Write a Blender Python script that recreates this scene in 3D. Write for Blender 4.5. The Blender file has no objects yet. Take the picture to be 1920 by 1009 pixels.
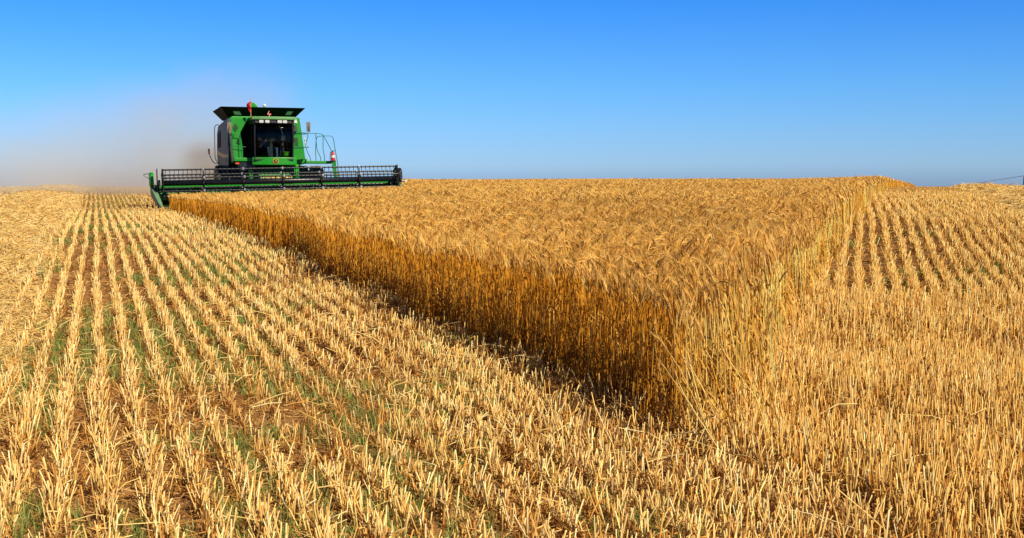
import bpy, math, random
import numpy as np
from mathutils import Vector, Matrix

S = bpy.context.scene
C = S.collection
R = math.radians

# ------------------------------------------------------------------ camera
cam_d = bpy.data.cameras.new("camera")
cam = bpy.data.objects.new("camera", cam_d)
C.objects.link(cam)
EYE = 1.35
cam.location = (0, 0, EYE)
cam.rotation_euler = (R(90 - 3.68), 0, 0)
cam_d.lens = 45.0
cam_d.sensor_width = 36.0
cam_d.clip_start = 0.1
cam_d.clip_end = 6000
S.camera = cam

# ------------------------------------------------------------------ sun + sky
SUN_EL = R(41)
SUN_AZ = math.atan2(-0.67, 0.74)          # direction towards the sun, in the xy plane
sv = Vector((math.cos(SUN_AZ) * math.cos(SUN_EL), math.sin(SUN_AZ) * math.cos(SUN_EL), math.sin(SUN_EL)))
sun_d = bpy.data.lights.new("sun", 'SUN')
sun_d.energy = 5.0
sun_d.angle = R(0.5)
sun_d.color = (1.0, 0.87, 0.64)
sun = bpy.data.objects.new("sun", sun_d)
C.objects.link(sun)
sun.rotation_euler = sv.to_track_quat('Z', 'Y').to_euler()

W = bpy.data.worlds.new("World")
S.world = W
W.use_nodes = True
nt = W.node_tree
nt.nodes.clear()
sky = nt.nodes.new('ShaderNodeTexSky')
sky.sky_type = 'NISHITA'
sky.sun_disc = False
sky.sun_elevation = SUN_EL
sky.sun_rotation = math.pi / 2 - SUN_AZ
sky.air_density = 1.0
sky.dust_density = 0.3
sky.ozone_density = 3.0
tc = nt.nodes.new('ShaderNodeTexCoord')
sx = nt.nodes.new('ShaderNodeSeparateXYZ')
nt.links.new(tc.outputs['Generated'], sx.inputs[0])
rp = nt.nodes.new('ShaderNodeValToRGB')
nt.links.new(sx.outputs['Z'], rp.inputs[0])
el = rp.color_ramp.elements
el[0].position = 0.0
el[0].color = (0.44, 0.70, 1.38, 1)
el[1].position = 1.0
el[1].color = (0.08, 0.13, 0.24, 1)
for pos, c in ((0.0167, (0.55, 0.87, 1.57)), (0.075, (0.36, 0.82, 1.53)), (0.145, (0.17, 0.68, 1.55)), (0.20, (0.12, 0.32, 0.66)), (0.30, (0.08, 0.17, 0.34))):
    e = el.new(pos)
    e.color = (*c, 1)
mx = nt.nodes.new('ShaderNodeMix')
mx.data_type = 'RGBA'
mx.blend_type = 'MULTIPLY'
mx.inputs[0].default_value = 1.0
nt.links.new(sky.outputs[0], mx.inputs[6])
nt.links.new(rp.outputs[0], mx.inputs[7])
bg = nt.nodes.new('ShaderNodeBackground')
bg.inputs[1].default_value = 0.078
nt.links.new(mx.outputs[2], bg.inputs[0])
wo = nt.nodes.new('ShaderNodeOutputWorld')
nt.links.new(bg.outputs[0], wo.inputs[0])

S.view_settings.view_transform = 'Standard'
S.view_settings.look = 'None'
S.view_settings.exposure = 0.35
S.view_settings.gamma = 1.0
S.cycles.max_bounces = 6
S.cycles.diffuse_bounces = 2
S.cycles.transparent_max_bounces = 8
S.cycles.volume_bounces = 3

# ------------------------------------------------------------------ tagging helpers
def tag(o, label=None, cat=None, group=None, kind=None):
    if label: o['label'] = label
    if cat: o['category'] = cat
    if group: o['group'] = group
    if kind: o['kind'] = kind
    return o

def thing(name, loc=(0, 0, 0), rot=(0, 0, 0)):
    o = bpy.data.objects.new(name, None)
    C.objects.link(o)
    o.location = loc
    o.rotation_euler = rot
    o.empty_display_size = 0.3
    return o

# ------------------------------------------------------------------ materials
def principled(name, col, rough=0.5, metal=0.0, noise=0.0, nscale=8.0, dirt=None, dirt_amt=0.0, spec=0.5, coat=0.0, bump=0.0):
    m = bpy.data.materials.new(name)
    m.use_nodes = True
    n, l = m.node_tree.nodes, m.node_tree.links
    b = n['Principled BSDF']
    b.inputs['Base Color'].default_value = (*col, 1)
    b.inputs['Roughness'].default_value = rough
    b.inputs['Metallic'].default_value = metal
    b.inputs['Specular IOR Level'].default_value = spec
    b.inputs['Coat Weight'].default_value = coat
    if noise or dirt:
        t = n.new('ShaderNodeTexCoord')
        nz = n.new('ShaderNodeTexNoise')
        nz.inputs['Scale'].default_value = nscale
        nz.inputs['Detail'].default_value = 6
        l.new(t.outputs['Object'], nz.inputs['Vector'])
        r = n.new('ShaderNodeValToRGB')
        r.color_ramp.elements[0].position = 0.35
        r.color_ramp.elements[1].position = 0.7
        l.new(nz.outputs[0], r.inputs[0])
        c2 = dirt if dirt else tuple(min(1, c * (1 + noise)) for c in col)
        c1 = col if dirt else tuple(c * (1 - noise) for c in col)
        mixn = n.new('ShaderNodeMix')
        mixn.data_type = 'RGBA'
        mixn.inputs[6].default_value = (*c1, 1)
        mixn.inputs[7].default_value = (*c2, 1)
        if dirt:
            mm = n.new('ShaderNodeMath')
            mm.operation = 'MULTIPLY'
            mm.inputs[1].default_value = dirt_amt
            l.new(r.outputs[0], mm.inputs[0])
            l.new(mm.outputs[0], mixn.inputs[0])
        else:
            l.new(r.outputs[0], mixn.inputs[0])
        l.new(mixn.outputs[2], b.inputs['Base Color'])
        if bump:
            bp = n.new('ShaderNodeBump')
            bp.inputs['Strength'].default_value = bump
            bp.inputs['Distance'].default_value = 0.02
            l.new(nz.outputs[0], bp.inputs['Height'])
            l.new(bp.outputs[0], b.inputs['Normal'])
    return m

DUST = (0.42, 0.33, 0.22)
M = {}
M['green'] = principled('green_paint', (0.0008, 0.25, 0.006), 0.42, dirt=DUST, dirt_amt=0.05, nscale=3.0)
M['green_dark'] = principled('dark_and_shaded_green', (0.003, 0.055, 0.008), 0.5, dirt=DUST, dirt_amt=0.04, nscale=3.0)  # also the painted-in shade of the header's green sheets
M['green_light'] = principled('dusty_green_paint', (0.07, 0.30, 0.09), 0.55, dirt=DUST, dirt_amt=0.25, nscale=4.0)
M['green_pale'] = principled('pale_green_plastic', (0.10, 0.24, 0.13), 0.6, dirt=DUST, dirt_amt=0.2, nscale=4.0)
M['rail'] = principled('rail_paint', (0.01, 0.17, 0.06), 0.45)
M['tank'] = principled('tank_dark_green', (0.002, 0.008, 0.003), 0.8, noise=0.3, spec=0.1)
M['grey'] = principled('shaded_side_panel', (0.032, 0.056, 0.050), 0.55, dirt=DUST, dirt_amt=0.06, spec=0.3, nscale=2.0)  # green side shield in shade, painted as grey
M['stripe'] = principled('yellow_stripe', (0.55, 0.33, 0.02), 0.5)
M['yellow'] = principled('yellow_paint', (0.75, 0.48, 0.02), 0.5, dirt=DUST, dirt_amt=0.4)
M['straw_y'] = principled('feeder_drum_yellow', (0.55, 0.45, 0.10), 0.6, dirt=DUST, dirt_amt=0.4)
M['black'] = principled('black_metal', (0.012, 0.014, 0.018), 0.38, noise=0.3)
M['reel'] = principled('reel_metal', (0.007, 0.010, 0.018), 0.36, metal=0.0, noise=0.4, spec=0.45)
M['steel'] = principled('worn_steel', (0.45, 0.46, 0.48), 0.35, metal=0.7, noise=0.2)
M['rubber'] = principled('tyre_rubber', (0.02, 0.02, 0.021), 0.85, dirt=DUST, dirt_amt=0.6, nscale=4)
M['void'] = principled('cab_and_recess_black', (0.004, 0.004, 0.004), 0.9)
M['fabric'] = principled('seat_fabric', (0.012, 0.012, 0.014), 0.9, noise=0.2)
M['console'] = principled('console_grey', (0.05, 0.05, 0.055), 0.7, noise=0.2)
M['white'] = principled('white_plastic', (0.75, 0.75, 0.72), 0.45, dirt=DUST, dirt_amt=0.15)
M['mirror_back'] = principled('mirror_housing_brown', (0.20, 0.15, 0.12), 0.6, noise=0.2)
M['red'] = principled('red_paint', (0.62, 0.012, 0.015), 0.4)
M['red_cloth'] = principled('red_cloth', (0.50, 0.004, 0.02), 0.85, noise=0.2)
M['pink'] = principled('faded_red_plastic', (0.70, 0.16, 0.16), 0.6)
M['orange'] = principled('orange_reflector', (0.85, 0.10, 0.01), 0.25)
M['tan'] = principled('tan_plastic', (0.60, 0.36, 0.18), 0.7)
M['lens'] = principled('lamp_glass', (0.62, 0.64, 0.62), 0.15, metal=0.2)
M['tankwin'] = principled('tank_window_clear', (0.42, 0.46, 0.40), 0.35)
M['lime'] = principled('lime_green_plastic', (0.10, 0.50, 0.01), 0.45)
M['skin'] = principled('skin', (0.62, 0.27, 0.13), 0.6)
M['hair'] = principled('dark_hair', (0.02, 0.012, 0.008), 0.8)
M['shirt'] = principled('blue_work_shirt', (0.06, 0.13, 0.28), 0.9, noise=0.15)
M['wood'] = principled('weathered_pole_wood', (0.10, 0.08, 0.06), 0.9, noise=0.3)
M['wire'] = principled('dull_aluminium_wire', (0.10, 0.11, 0.14), 0.6)
M['porcelain'] = principled('grey_insulator', (0.30, 0.30, 0.30), 0.3)

g = bpy.data.materials.new('cab_glass')
g.use_nodes = True
n, l = g.node_tree.nodes, g.node_tree.links
n.clear()
tr = n.new('ShaderNodeBsdfTransparent')
tr.inputs[0].default_value = (0.72, 0.78, 0.76, 1)
gl = n.new('ShaderNodeBsdfGlossy')
gl.inputs['Roughness'].default_value = 0.04
fr = n.new('ShaderNodeFresnel')
fr.inputs[0].default_value = 1.18
mxs = n.new('ShaderNodeMixShader')
l.new(fr.outputs[0], mxs.inputs[0])
l.new(tr.outputs[0], mxs.inputs[1])
l.new(gl.outputs[0], mxs.inputs[2])
om = n.new('ShaderNodeOutputMaterial')
l.new(mxs.outputs[0], om.inputs[0])
M['glass'] = g

def plant_mat(name, transl=0.25, rough=0.55, spec=0.3, tint=(1, 1, 1)):
    m = bpy.data.materials.new(name)
    m.use_nodes = True
    n, l = m.node_tree.nodes, m.node_tree.links
    b = n['Principled BSDF']
    b.inputs['Roughness'].default_value = rough
    b.inputs['Specular IOR Level'].default_value = spec
    a = n.new('ShaderNodeAttribute')
    a.attribute_name = 'Col'
    l.new(a.outputs['Color'], b.inputs['Base Color'])
    t = n.new('ShaderNodeBsdfTranslucent')
    tm = n.new('ShaderNodeMix')
    tm.data_type = 'RGBA'
    tm.blend_type = 'MULTIPLY'
    tm.inputs[0].default_value = 1.0
    tm.inputs[7].default_value = (*tint, 1)
    l.new(a.outputs['Color'], tm.inputs[6])
    l.new(tm.outputs[2], t.inputs[0])
    mx = n.new('ShaderNodeMixShader')
    mx.inputs[0].default_value = transl
    l.new(b.outputs[0], mx.inputs[1])
    l.new(t.outputs[0], mx.inputs[2])
    l.new(mx.outputs[0], n['Material Output'].inputs[0])
    return m

M['wheat'] = plant_mat('ripe_wheat', 0.21, 0.6, 0.15, tint=(1.0, 0.80, 0.4))
M['straw'] = plant_mat('cut_straw', 0.15, 0.55, 0.22, tint=(1.0, 0.85, 0.55))
M['weed'] = plant_mat('green_weed', 0.3)

# ground
gm = bpy.data.materials.new('field_soil')
gm.use_nodes = True
n, l = gm.node_tree.nodes, gm.node_tree.links
b = n['Principled BSDF']
b.inputs['Roughness'].default_value = 0.95
b.inputs['Specular IOR Level'].default_value = 0.1
t = n.new('ShaderNodeTexCoord')
n1 = n.new('ShaderNodeTexNoise'); n1.inputs['Scale'].default_value = 9; n1.inputs['Detail'].default_value = 8
n2 = n.new('ShaderNodeTexNoise'); n2.inputs['Scale'].default_value = 60; n2.inputs['Detail'].default_value = 4
n3 = n.new('ShaderNodeTexNoise'); n3.inputs['Scale'].default_value = 0.6; n3.inputs['Detail'].default_value = 3
for q in (n1, n2, n3): l.new(t.outputs['Object'], q.inputs['Vector'])
r1 = n.new('ShaderNodeValToRGB')
r1.color_ramp.elements[0].color = (0.13, 0.052, 0.016, 1); r1.color_ramp.elements[0].position = 0.3
r1.color_ramp.elements[1].color = (0.42, 0.22, 0.09, 1); r1.color_ramp.elements[1].position = 0.7
l.new(n1.outputs[0], r1.inputs[0])
r2 = n.new('ShaderNodeValToRGB')
r2.color_ramp.elements[0].position = 0.48; r2.color_ramp.elements[1].position = 0.62
l.new(n2.outputs[0], r2.inputs[0])
mm = n.new('ShaderNodeMath'); mm.operation = 'MULTIPLY'; l.new(r2.outputs[0], mm.inputs[0]); l.new(n3.outputs[0], mm.inputs[1])
mxn = n.new('ShaderNodeMix'); mxn.data_type = 'RGBA'; mxn.inputs[7].default_value = (0.55, 0.36, 0.15, 1)
l.new(mm.outputs[0], mxn.inputs[0]); l.new(r1.outputs[0], mxn.inputs[6]); l.new(mxn.outputs[2], b.inputs['Base Color'])
bp = n.new('ShaderNodeBump'); bp.inputs['Strength'].default_value = 0.7; bp.inputs['Distance'].default_value = 0.04
l.new(n1.outputs[0], bp.inputs['Height']); l.new(bp.outputs[0], b.inputs['Normal'])
M['soil'] = gm
# ------------------------------------------------------------------ terrain
rng = np.random.default_rng(7)

def vnoise(x, y, seed=0):
    x = np.asarray(x, float); y = np.asarray(y, float)
    xi = np.floor(x).astype(np.int64); yi = np.floor(y).astype(np.int64)
    fx = x - xi; fy = y - yi
    fx = fx * fx * (3 - 2 * fx); fy = fy * fy * (3 - 2 * fy)
    def h(a, b):
        k = (a * 374761393 + b * 668265263 + seed * 982451653) & 0x7fffffff
        k = ((k ^ (k >> 13)) * 1274126177) & 0x7fffffff
        return ((k ^ (k >> 16)) & 0xffff) / 65535.0
    return (h(xi, yi) * (1 - fx) + h(xi + 1, yi) * fx) * (1 - fy) + (h(xi, yi + 1) * (1 - fx) + h(xi + 1, yi + 1) * fx) * fy

def smooth(t):
    t = np.clip(t, 0, 1)
    return t * t * (3 - 2 * t)

_ys = np.linspace(-60, 260, 1281)
def prof(pts, sig=9):
    a = np.array(pts, float)
    v = np.interp(_ys, a[:, 0], a[:, 1])
    # smoothing grows with distance
    k = np.exp(-0.5 * (np.arange(-30, 31) / sig) ** 2); k /= k.sum()
    vp = np.pad(v, 30, mode='edge')
    return np.convolve(vp, k, 'valid')
P_L = prof([(-60, 0), (7, 0), (10.9, .05), (17.8, .24), (26, .42), (38, .43), (49, .42), (60, .85), (75, 1.10), (90, 1.22), (110, 1.1), (150, .2), (200, -2.2), (260, -5)])
P_M = prof([(-60, 0), (7, 0), (14.6, .24), (20.6, .48), (30, .68), (41, .85), (52, .93), (65, 1.05), (90, 1.22), (110, 1.12), (150, .3), (200, -2), (260, -5)])
P_R = prof([(-60, 0), (8, 0.02), (13.4, .22), (15, .26), (20.6, .66), (30, .90), (41, 1.02), (55, 1.13), (66, 1.15), (85, .95), (105, .5), (150, -.8), (200, -3), (260, -6)], 5)

def ground_z(X, Y):
    X = np.asarray(X, float); Y = np.asarray(Y, float)
    u = X / np.maximum(Y, 4.0)
    yl = np.clip(Y, -60, 259)
    zl = np.interp(yl, _ys, P_L); zm = np.interp(yl, _ys, P_M); zr = np.interp(yl, _ys, P_R)
    t1 = smooth((u + .29) / .40)
    t2 = smooth((u - .17) / .16)
    z = zl * (1 - t1) + zm * t1
    z = z * (1 - t2) + zr * t2
    far = smooth((Y - 230) / 600)
    z = z * (1 - far) - 13 * far
    amp = np.where(Y < 250, 1.0, 0.0)
    z = z + amp * (0.03 * (vnoise(X * .7, Y * .7, 3) - .5) + 0.05 * (vnoise(X * .22, Y * .22, 5) - .5) + 0.014 * (vnoise(X * 4, Y * 4, 9) - .5))
    return z

CT, ST = math.cos(R(18.0)), math.sin(R(18.0))        # direction of the rows on the left
CF, SF = math.cos(R(17.33)), math.sin(R(17.33))      # direction of the rows on the right
def p_of(X, Y): return X * CT + Y * ST
def q_of(X, Y): return -X * ST + Y * CT
def r_of(X, Y): return X * CF - Y * SF
P_EDGE = 2.86
HEAD_Q = 49.75                                       # how far the combine has come
def left_edge(X, Y): return P_EDGE - .26 * smooth((q_of(X, Y) - 8) / 36) + .22 * (vnoise(q_of(X, Y) * .9, 0 * X, 21) - .5) + .1 * (vnoise(q_of(X, Y) * 4, 0 * X, 22) - .5)
def right_edge(X, Y): return -1.08 + 1.35 * smooth((Y - 62) / 36) + .24 * (vnoise(Y * .8, 0 * Y, 23) - .5) + .12 * (vnoise(Y * 3.3, 0 * Y, 24) - .5)

def in_cut_swath(X, Y): return (q_of(X, Y) > HEAD_Q) & (p_of(X, Y) < 11.75)
def is_wheat(X, Y):
    return (p_of(X, Y) > left_edge(X, Y)) & (r_of(X, Y) < right_edge(X, Y)) & ~in_cut_swath(X, Y)
def is_left(X, Y): return (p_of(X, Y) <= left_edge(X, Y)) | in_cut_swath(X, Y)
def is_right(X, Y): return (~is_wheat(X, Y)) & (~is_left(X, Y))
def in_view(X, Y, m=2.5): return (np.abs(X) < .415 * Y + m) & (Y > 3.6)

# graded grid: fine near the camera, coarse towards the horizon
def graded():
    ys = [-40, -20, -8, 0, 2, 3]
    y = 3.5
    while y < 120: ys.append(y); y += 0.10 + 0.006 * (y - 3.5)
    while y < 260: ys.append(y); y += 2.5
    while y < 4000: ys.append(y); y *= 1.15
    ys.append(4000)
    xs = []
    x = 0.0
    while x < 14: xs.append(x); x += .16
    while x < 60: xs.append(x); x += .8
    while x < 300: xs.append(x); x += 12
    xs += [600, 1200, 2500, 4000]
    xs = [-a for a in xs[:0:-1]] + xs
    return np.array(xs, float), np.array(ys, float)

def grid_mesh(name, xs, ys, zf):
    X, Y = np.meshgrid(xs, ys)
    Z = zf(X, Y)
    v = np.stack([X, Y, Z], -1).reshape(-1, 3)
    nx, ny = len(xs), len(ys)
    i = np.arange(ny - 1)[:, None] * nx + np.arange(nx - 1)[None, :]
    f = np.stack([i, i + 1, i + nx + 1, i + nx], -1).reshape(-1, 4)
    me = bpy.data.meshes.new(name)
    me.vertices.add(len(v)); me.vertices.foreach_set('co', v.astype(np.float32).ravel())
    me.loops.add(f.size); me.loops.foreach_set('vertex_index', f.astype(np.int32).ravel())
    me.polygons.add(len(f)); me.polygons.foreach_set('loop_start', (np.arange(len(f)) * 4).astype(np.int32))
    me.update(calc_edges=True)
    me.polygons.foreach_set('use_smooth', np.ones(len(f), bool))
    return me

gx, gy = graded()
go = bpy.data.objects.new('ground', grid_mesh('ground', gx, gy, ground_z))
C.objects.link(go)
go.data.materials.append(M['soil'])
tag(go, 'brown soil of the gently rising field under stubble and wheat', 'ground', kind='structure')

# ------------------------------------------------------------------ plant templates
# a template: centre offsets (scale with height), section offsets (scale with width), colours, triangles
class Tpl:
    def __init__(s): s.c = []; s.r = []; s.col = []; s.f = []
    def strip_tube(s, pts, rad, col, sides=3, cap=False, rot=0.0):
        """pts: centreline [(x,y,z)], rad: radius per ring"""
        base = len(s.c)
        n = len(pts)
        P = [Vector(p) for p in pts]
        for i in range(n):
            d = (P[min(i + 1, n - 1)] - P[max(i - 1, 0)])
            d = d.normalized() if d.length > 1e-9 else Vector((0, 0, 1))
            a = d.cross(Vector((0, 1, 0.01)))
            if a.length < 1e-3: a = d.cross(Vector((1, 0, 0)))
            a.normalize(); bb = d.cross(a)
            for k in range(sides):
                th = 2 * math.pi * k / sides + rot
                o = (a * math.cos(th) + bb * math.sin(th)) * rad[i]
                s.c.append(tuple(P[i])); s.r.append(tuple(o)); s.col.append(col)
        for i in range(n - 1):
            for k in range(sides):
                a0 = base + i * sides + k; a1 = base + i * sides + (k + 1) % sides
                b0 = a0 + sides; b1 = a1 + sides
                s.f += [(a0, a1, b1), (a0, b1, b0)]
        if cap:
            t = base + (n - 1) * sides
            for k in range(1, sides - 1): s.f.append((t, t + k, t + k + 1))
    def blade(s, pts, wid, col, side):
        base = len(s.c)
        sd = Vector(side).normalized()
        for p, w in zip(pts, wid):
            for sg in (-1, 1):
                s.c.append(tuple(p)); s.r.append(tuple(sd * (w * sg))); s.col.append(col)
        for i in range(len(pts) - 1):
            a = base + 2 * i
            s.f += [(a, a + 1, a + 3), (a, a + 3, a + 2)]
    def spike(s, p0, p1, w, col, side):
        base = len(s.c); sd = Vector(side).normalized()
        s.c += [tuple(p0), tuple(p0), tuple(p1)]
        s.r += [tuple(sd * w), tuple(sd * -w), (0, 0, 0)]
        s.col += [col] * 3
        s.f.append((base, base + 1, base + 2))
    def arr(s):
        return np.array(s.c, np.float32), np.array(s.r, np.float32), np.array(s.col, np.float32), np.array(s.f, np.int64)

rd = random.Random(11)

def tpl_wheat(lod, straight=False, sunlit=False):
    t = Tpl()
    H = 1.0
    nst = (6, 4, 3)[lod]
    bend = rd.uniform(0.05, 1.05) if rd.random() < .85 else rd.uniform(1.1, 2.1)
    if straight: bend = rd.uniform(.05, .7)
    a0 = rd.uniform(-.04, .05)
    pts = [Vector((0, 0, 0))]; ang = []
    for i in range(nst):
        s = (i + 1) / nst
        a = a0 + .55 * bend * max(0, (s - .70) / .30) ** 2.0
        pts.append(pts[-1] + Vector((math.sin(a), 0, math.cos(a))) * (.86 / nst))
        ang.append(a)
    # ear continues the curve
    ne = (5, 3, 2)[lod]
    le = rd.uniform(.085, .115)
    ep = [pts[-1]]; a = ang[-1]
    for i in range(ne):
        a += bend * .55 / ne
        ep.append(ep[-1] + Vector((math.sin(a), 0, math.cos(a))) * (le / ne))
    stem_c = (1.24, 1.50, 2.1) if sunlit else (1.0, .79, .34); ear_c = (.98, 1.02, 1.35)  # lighter stem colour paints sunlight onto the right face
    t.strip_tube([tuple(p) for p in pts], [1.15] * 2 + [.95] * (len(pts) - 3) + [.6], stem_c, 3)
    er = [.7, 1.7, 1.95, 1.8, 1.4, .5] if lod == 0 else ([.9, 2.5, 2.2, .6] if lod == 1 else [1.2, 2.3, .7])
    t.strip_tube([tuple(p) for p in ep], er, ear_c, 4 if lod < 2 else 3)
    if lod == 0:      # spikelets stand off the ear in two ranks
        for i in range(5):
            p = ep[i].lerp(ep[i + 1], .4)
            d = (ep[i + 1] - ep[i]).normalized()
            for sg in (-1, 1):
                q = p + d * .028 + Vector((0, sg * .011, 0))
                t.spike(p, q, 2.0, ear_c, (d.z, sg * .4, -d.x))
    na = (10, 6, 4)[lod]
    for i in range(na):
        f = (i + .5) / na
        j = min(int(f * ne), ne - 1)
        p = ep[j].lerp(ep[j + 1], f * ne - j)
        d = (ep[j + 1] - ep[j]).normalized()
        o = Vector((rd.uniform(-.3, .3), (-1) ** i * rd.uniform(.12, .42), rd.uniform(-.1, .3)))
        e = p + (d + o).normalized() * rd.uniform(.07, .12)
        t.spike(p, e, (.62, .8, 1.0)[lod], (1.03, 1.06, 1.3), (d.z, .3, -d.x))
    if lod < 2:
        for k in range(rd.randint(0, 2) if lod == 0 else (0 if straight else 1)):
            z0 = rd.uniform(.25, .62); yw = rd.uniform(0, 6.28)
            dx, dy = math.cos(yw), math.sin(yw)
            L = rd.uniform(.1, .22)
            pp = [(0, 0, z0), (dx * L * .4, dy * L * .4, z0 + .05), (dx * L * .8, dy * L * .8, z0 - .02), (dx * L * .95, dy * L * .95, z0 - .16)]
            t.blade(pp, [1.0, 1.5, 1.3, .2], (.8, .78, .75), (-dy, dx, .3))
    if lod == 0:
        for k in range(3):  # dead basal leaves, browned to paint shade into the foot of the crop
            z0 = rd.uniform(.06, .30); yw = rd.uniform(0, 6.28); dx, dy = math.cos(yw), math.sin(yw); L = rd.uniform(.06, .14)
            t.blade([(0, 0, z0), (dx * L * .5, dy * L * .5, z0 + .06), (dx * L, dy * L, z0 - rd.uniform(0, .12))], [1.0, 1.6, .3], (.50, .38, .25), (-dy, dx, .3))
    c, r_, col, f = t.arr()
    c /= c[:, 2].max()
    return c, r_, col, f

def tpl_stub(lod, sheath=True):
    t = Tpl()
    a = rd.uniform(-.06, .06)
    top = (a, rd.uniform(-.05, .05), 1.0)
    mid = (a * .3, 0, .5)
    if lod == 0 and rd.random() < .35:
        yw = rd.uniform(0, 6.28); k = rd.uniform(.35, .7); dx, dy = math.cos(yw), math.sin(yw); L = 1 - k; dr = rd.uniform(-.6, .5)
        t.strip_tube([(0, 0, 0), (a, 0, k), (a + dx * L * .8, dy * L * .8, k + L * dr)], [1.1, 1.0, .9], (.95, .92, .88), 4, True, 0)
        t.blade([(0, 0, k * .4), (-dx * .1, -dy * .1, k * .9), (-dx * .22, -dy * .22, k * .8)], [1.0, 1.2, .2], (.78, .6, .42), (-dy, dx, .1))
    elif lod < 2:
        t.strip_tube([(0, 0, 0), mid, top], [1.1, 1.1, .95], (1, 1, 1), 4 if lod == 0 else 3, True, rd.uniform(0, 1.5))
    else:
        t.strip_tube([(0, 0, 0), top], [1.1, 1.0], (1, 1, 1), 3, False)
    if sheath and lod == 0:
        for k in range(rd.randint(1, 2)):
            yw = rd.uniform(0, 6.28); dx, dy = math.cos(yw), math.sin(yw)
            z0 = rd.uniform(.15, .6); L = rd.uniform(.12, .4)
            t.blade([(0, 0, z0), (dx * L * .35, dy * L * .35, z0 + .16), (dx * L, dy * L, z0 + rd.uniform(-.25, .2))], [1.0, 1.2, .2], (.80, .66, .5), (-dy, dx, .2))
    elif sheath and lod == 1 and rd.random() < .6:
        yw = rd.uniform(0, 6.28); dx, dy = math.cos(yw), math.sin(yw)
        t.spike((0, 0, rd.uniform(.1, .5)), (dx * .3, dy * .3, rd.uniform(.2, .7)), 1.0, (.8, .66, .5), (-dy, dx, 0))
    return t.arr()

def tpl_litter(kind):
    """a strand lying along x, unit length"""
    t = Tpl()
    if kind == 0:
        k1, k2 = rd.uniform(-.08, .08), rd.uniform(0, .10)
        t.strip_tube([(-.5, 0, 0), (0, k1, k2), (.5, 0, 0)], [1, 1, 1], (1, 1, 1), 3)
    else:
        y1, z1 = rd.uniform(-.25, .25), rd.uniform(.05, .35)
        t.blade([(-.5, 0, 0), (-.15, y1 * .6, z1), (.2, y1, z1 * .8), (.5, rd.uniform(-.2, .2), 0)], [.8, 1.5, 1.3, .2], (.82, .72, .58), (0, 1, rd.uniform(-.5, .5)))
    return t.arr()

def tpl_weed():
    t = Tpl()
    for k in range(7):
        yw = rd.uniform(0, 6.28); dx, dy = math.cos(yw), math.sin(yw)
        L = rd.uniform(.25, .8); h = rd.uniform(.5, 1.0)
        b = rd.uniform(0, .12)
        t.blade([(dx * b, dy * b, 0), (dx * L * .4, dy * L * .4, h * .65), (dx * L, dy * L, h)], [1.0, .9, .12], (rd.uniform(.8, 1.2),) * 3, (-dy, dx, 0))
    return t.arr()

class Batch:
    def __init__(s): s.V = []; s.K = []; s.F = []; s.n = 0
    def add(s, tpls, pos, yaw, h, w, lean, col, pitch=None):
        N = len(pos)
        if N == 0: return
        pick = rng.integers(0, len(tpls), N)
        for ti, (c, r_, cc, f) in enumerate(tpls):
            m = np.nonzero(pick == ti)[0]
            if len(m) == 0: continue
            P = pos[m]; cy = np.cos(yaw[m])[:, None]; sy = np.sin(yaw[m])[:, None]
            x = c[None, :, 0] * h[m][:, None] + r_[None, :, 0] * w[m][:, None]
            y = c[None, :, 1] * h[m][:, None] + r_[None, :, 1] * w[m][:, None]
            z = c[None, :, 2] * h[m][:, None] + r_[None, :, 2] * w[m][:, None]
            if pitch is not None:     # tip the strand about its own y
                cp = np.cos(pitch[m])[:, None]; sp = np.sin(pitch[m])[:, None]
                x, z = x * cp - z * sp, x * sp + z * cp
            X = x * cy - y * sy; Y = x * sy + y * cy
            X = X + lean[m][:, 0:1] * z; Y = Y + lean[m][:, 1:2] * z
            Vt = np.stack([X + P[:, 0:1], Y + P[:, 1:2], z + P[:, 2:3]], -1).astype(np.float32)
            nv = len(c)
            s.V.append(Vt.reshape(-1, 3))
            K = np.ones((len(m), nv, 4), np.float32)
            K[:, :, :3] = col[m][:, None, :] * cc[None]
            s.K.append(np.clip(K, 0, .95).reshape(-1, 4))
            off = s.n + np.arange(len(m))[:, None, None] * nv
            s.F.append((f[None] + off).reshape(-1, 3).astype(np.int32))
            s.n += len(m) * nv
    def raw(s, v, k, f):
        s.V.append(v.astype(np.float32)); s.K.append(k.astype(np.float32)); s.F.append((f + s.n).astype(np.int32)); s.n += len(v)
    def build(s, name, mat):
        v = np.concatenate(s.V); k = np.concatenate(s.K); f = np.concatenate(s.F)
        me = bpy.data.meshes.new(name)
        me.vertices.add(len(v)); me.vertices.foreach_set('co', v.ravel())
        me.loops.add(f.size); me.loops.foreach_set('vertex_index', f.ravel())
        me.polygons.add(len(f)); me.polygons.foreach_set('loop_start', (np.arange(len(f)) * 3).astype(np.int32))
        me.update(calc_edges=True)
        a = me.attributes.new('Col', 'FLOAT_COLOR', 'POINT')
        a.data.foreach_set('color', k.ravel())
        me.materials.append(mat)
        o = bpy.data.objects.new(name, me)
        C.objects.link(o)
        print('VEG', name, len(v), len(f))
        return o

def palette(N, cols, wts, var=.15):
    cols = np.array(cols, float); wts = np.array(wts, float); wts /= wts.sum()
    i = rng.choice(len(cols), N, p=wts)
    j = rng.choice(len(cols), N, p=wts)
    t = rng.random((N, 1))
    c = cols[i] * (1 - t * .5) + cols[j] * t * .5
    return c * (1 + rng.normal(0, var, (N, 1)))

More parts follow.
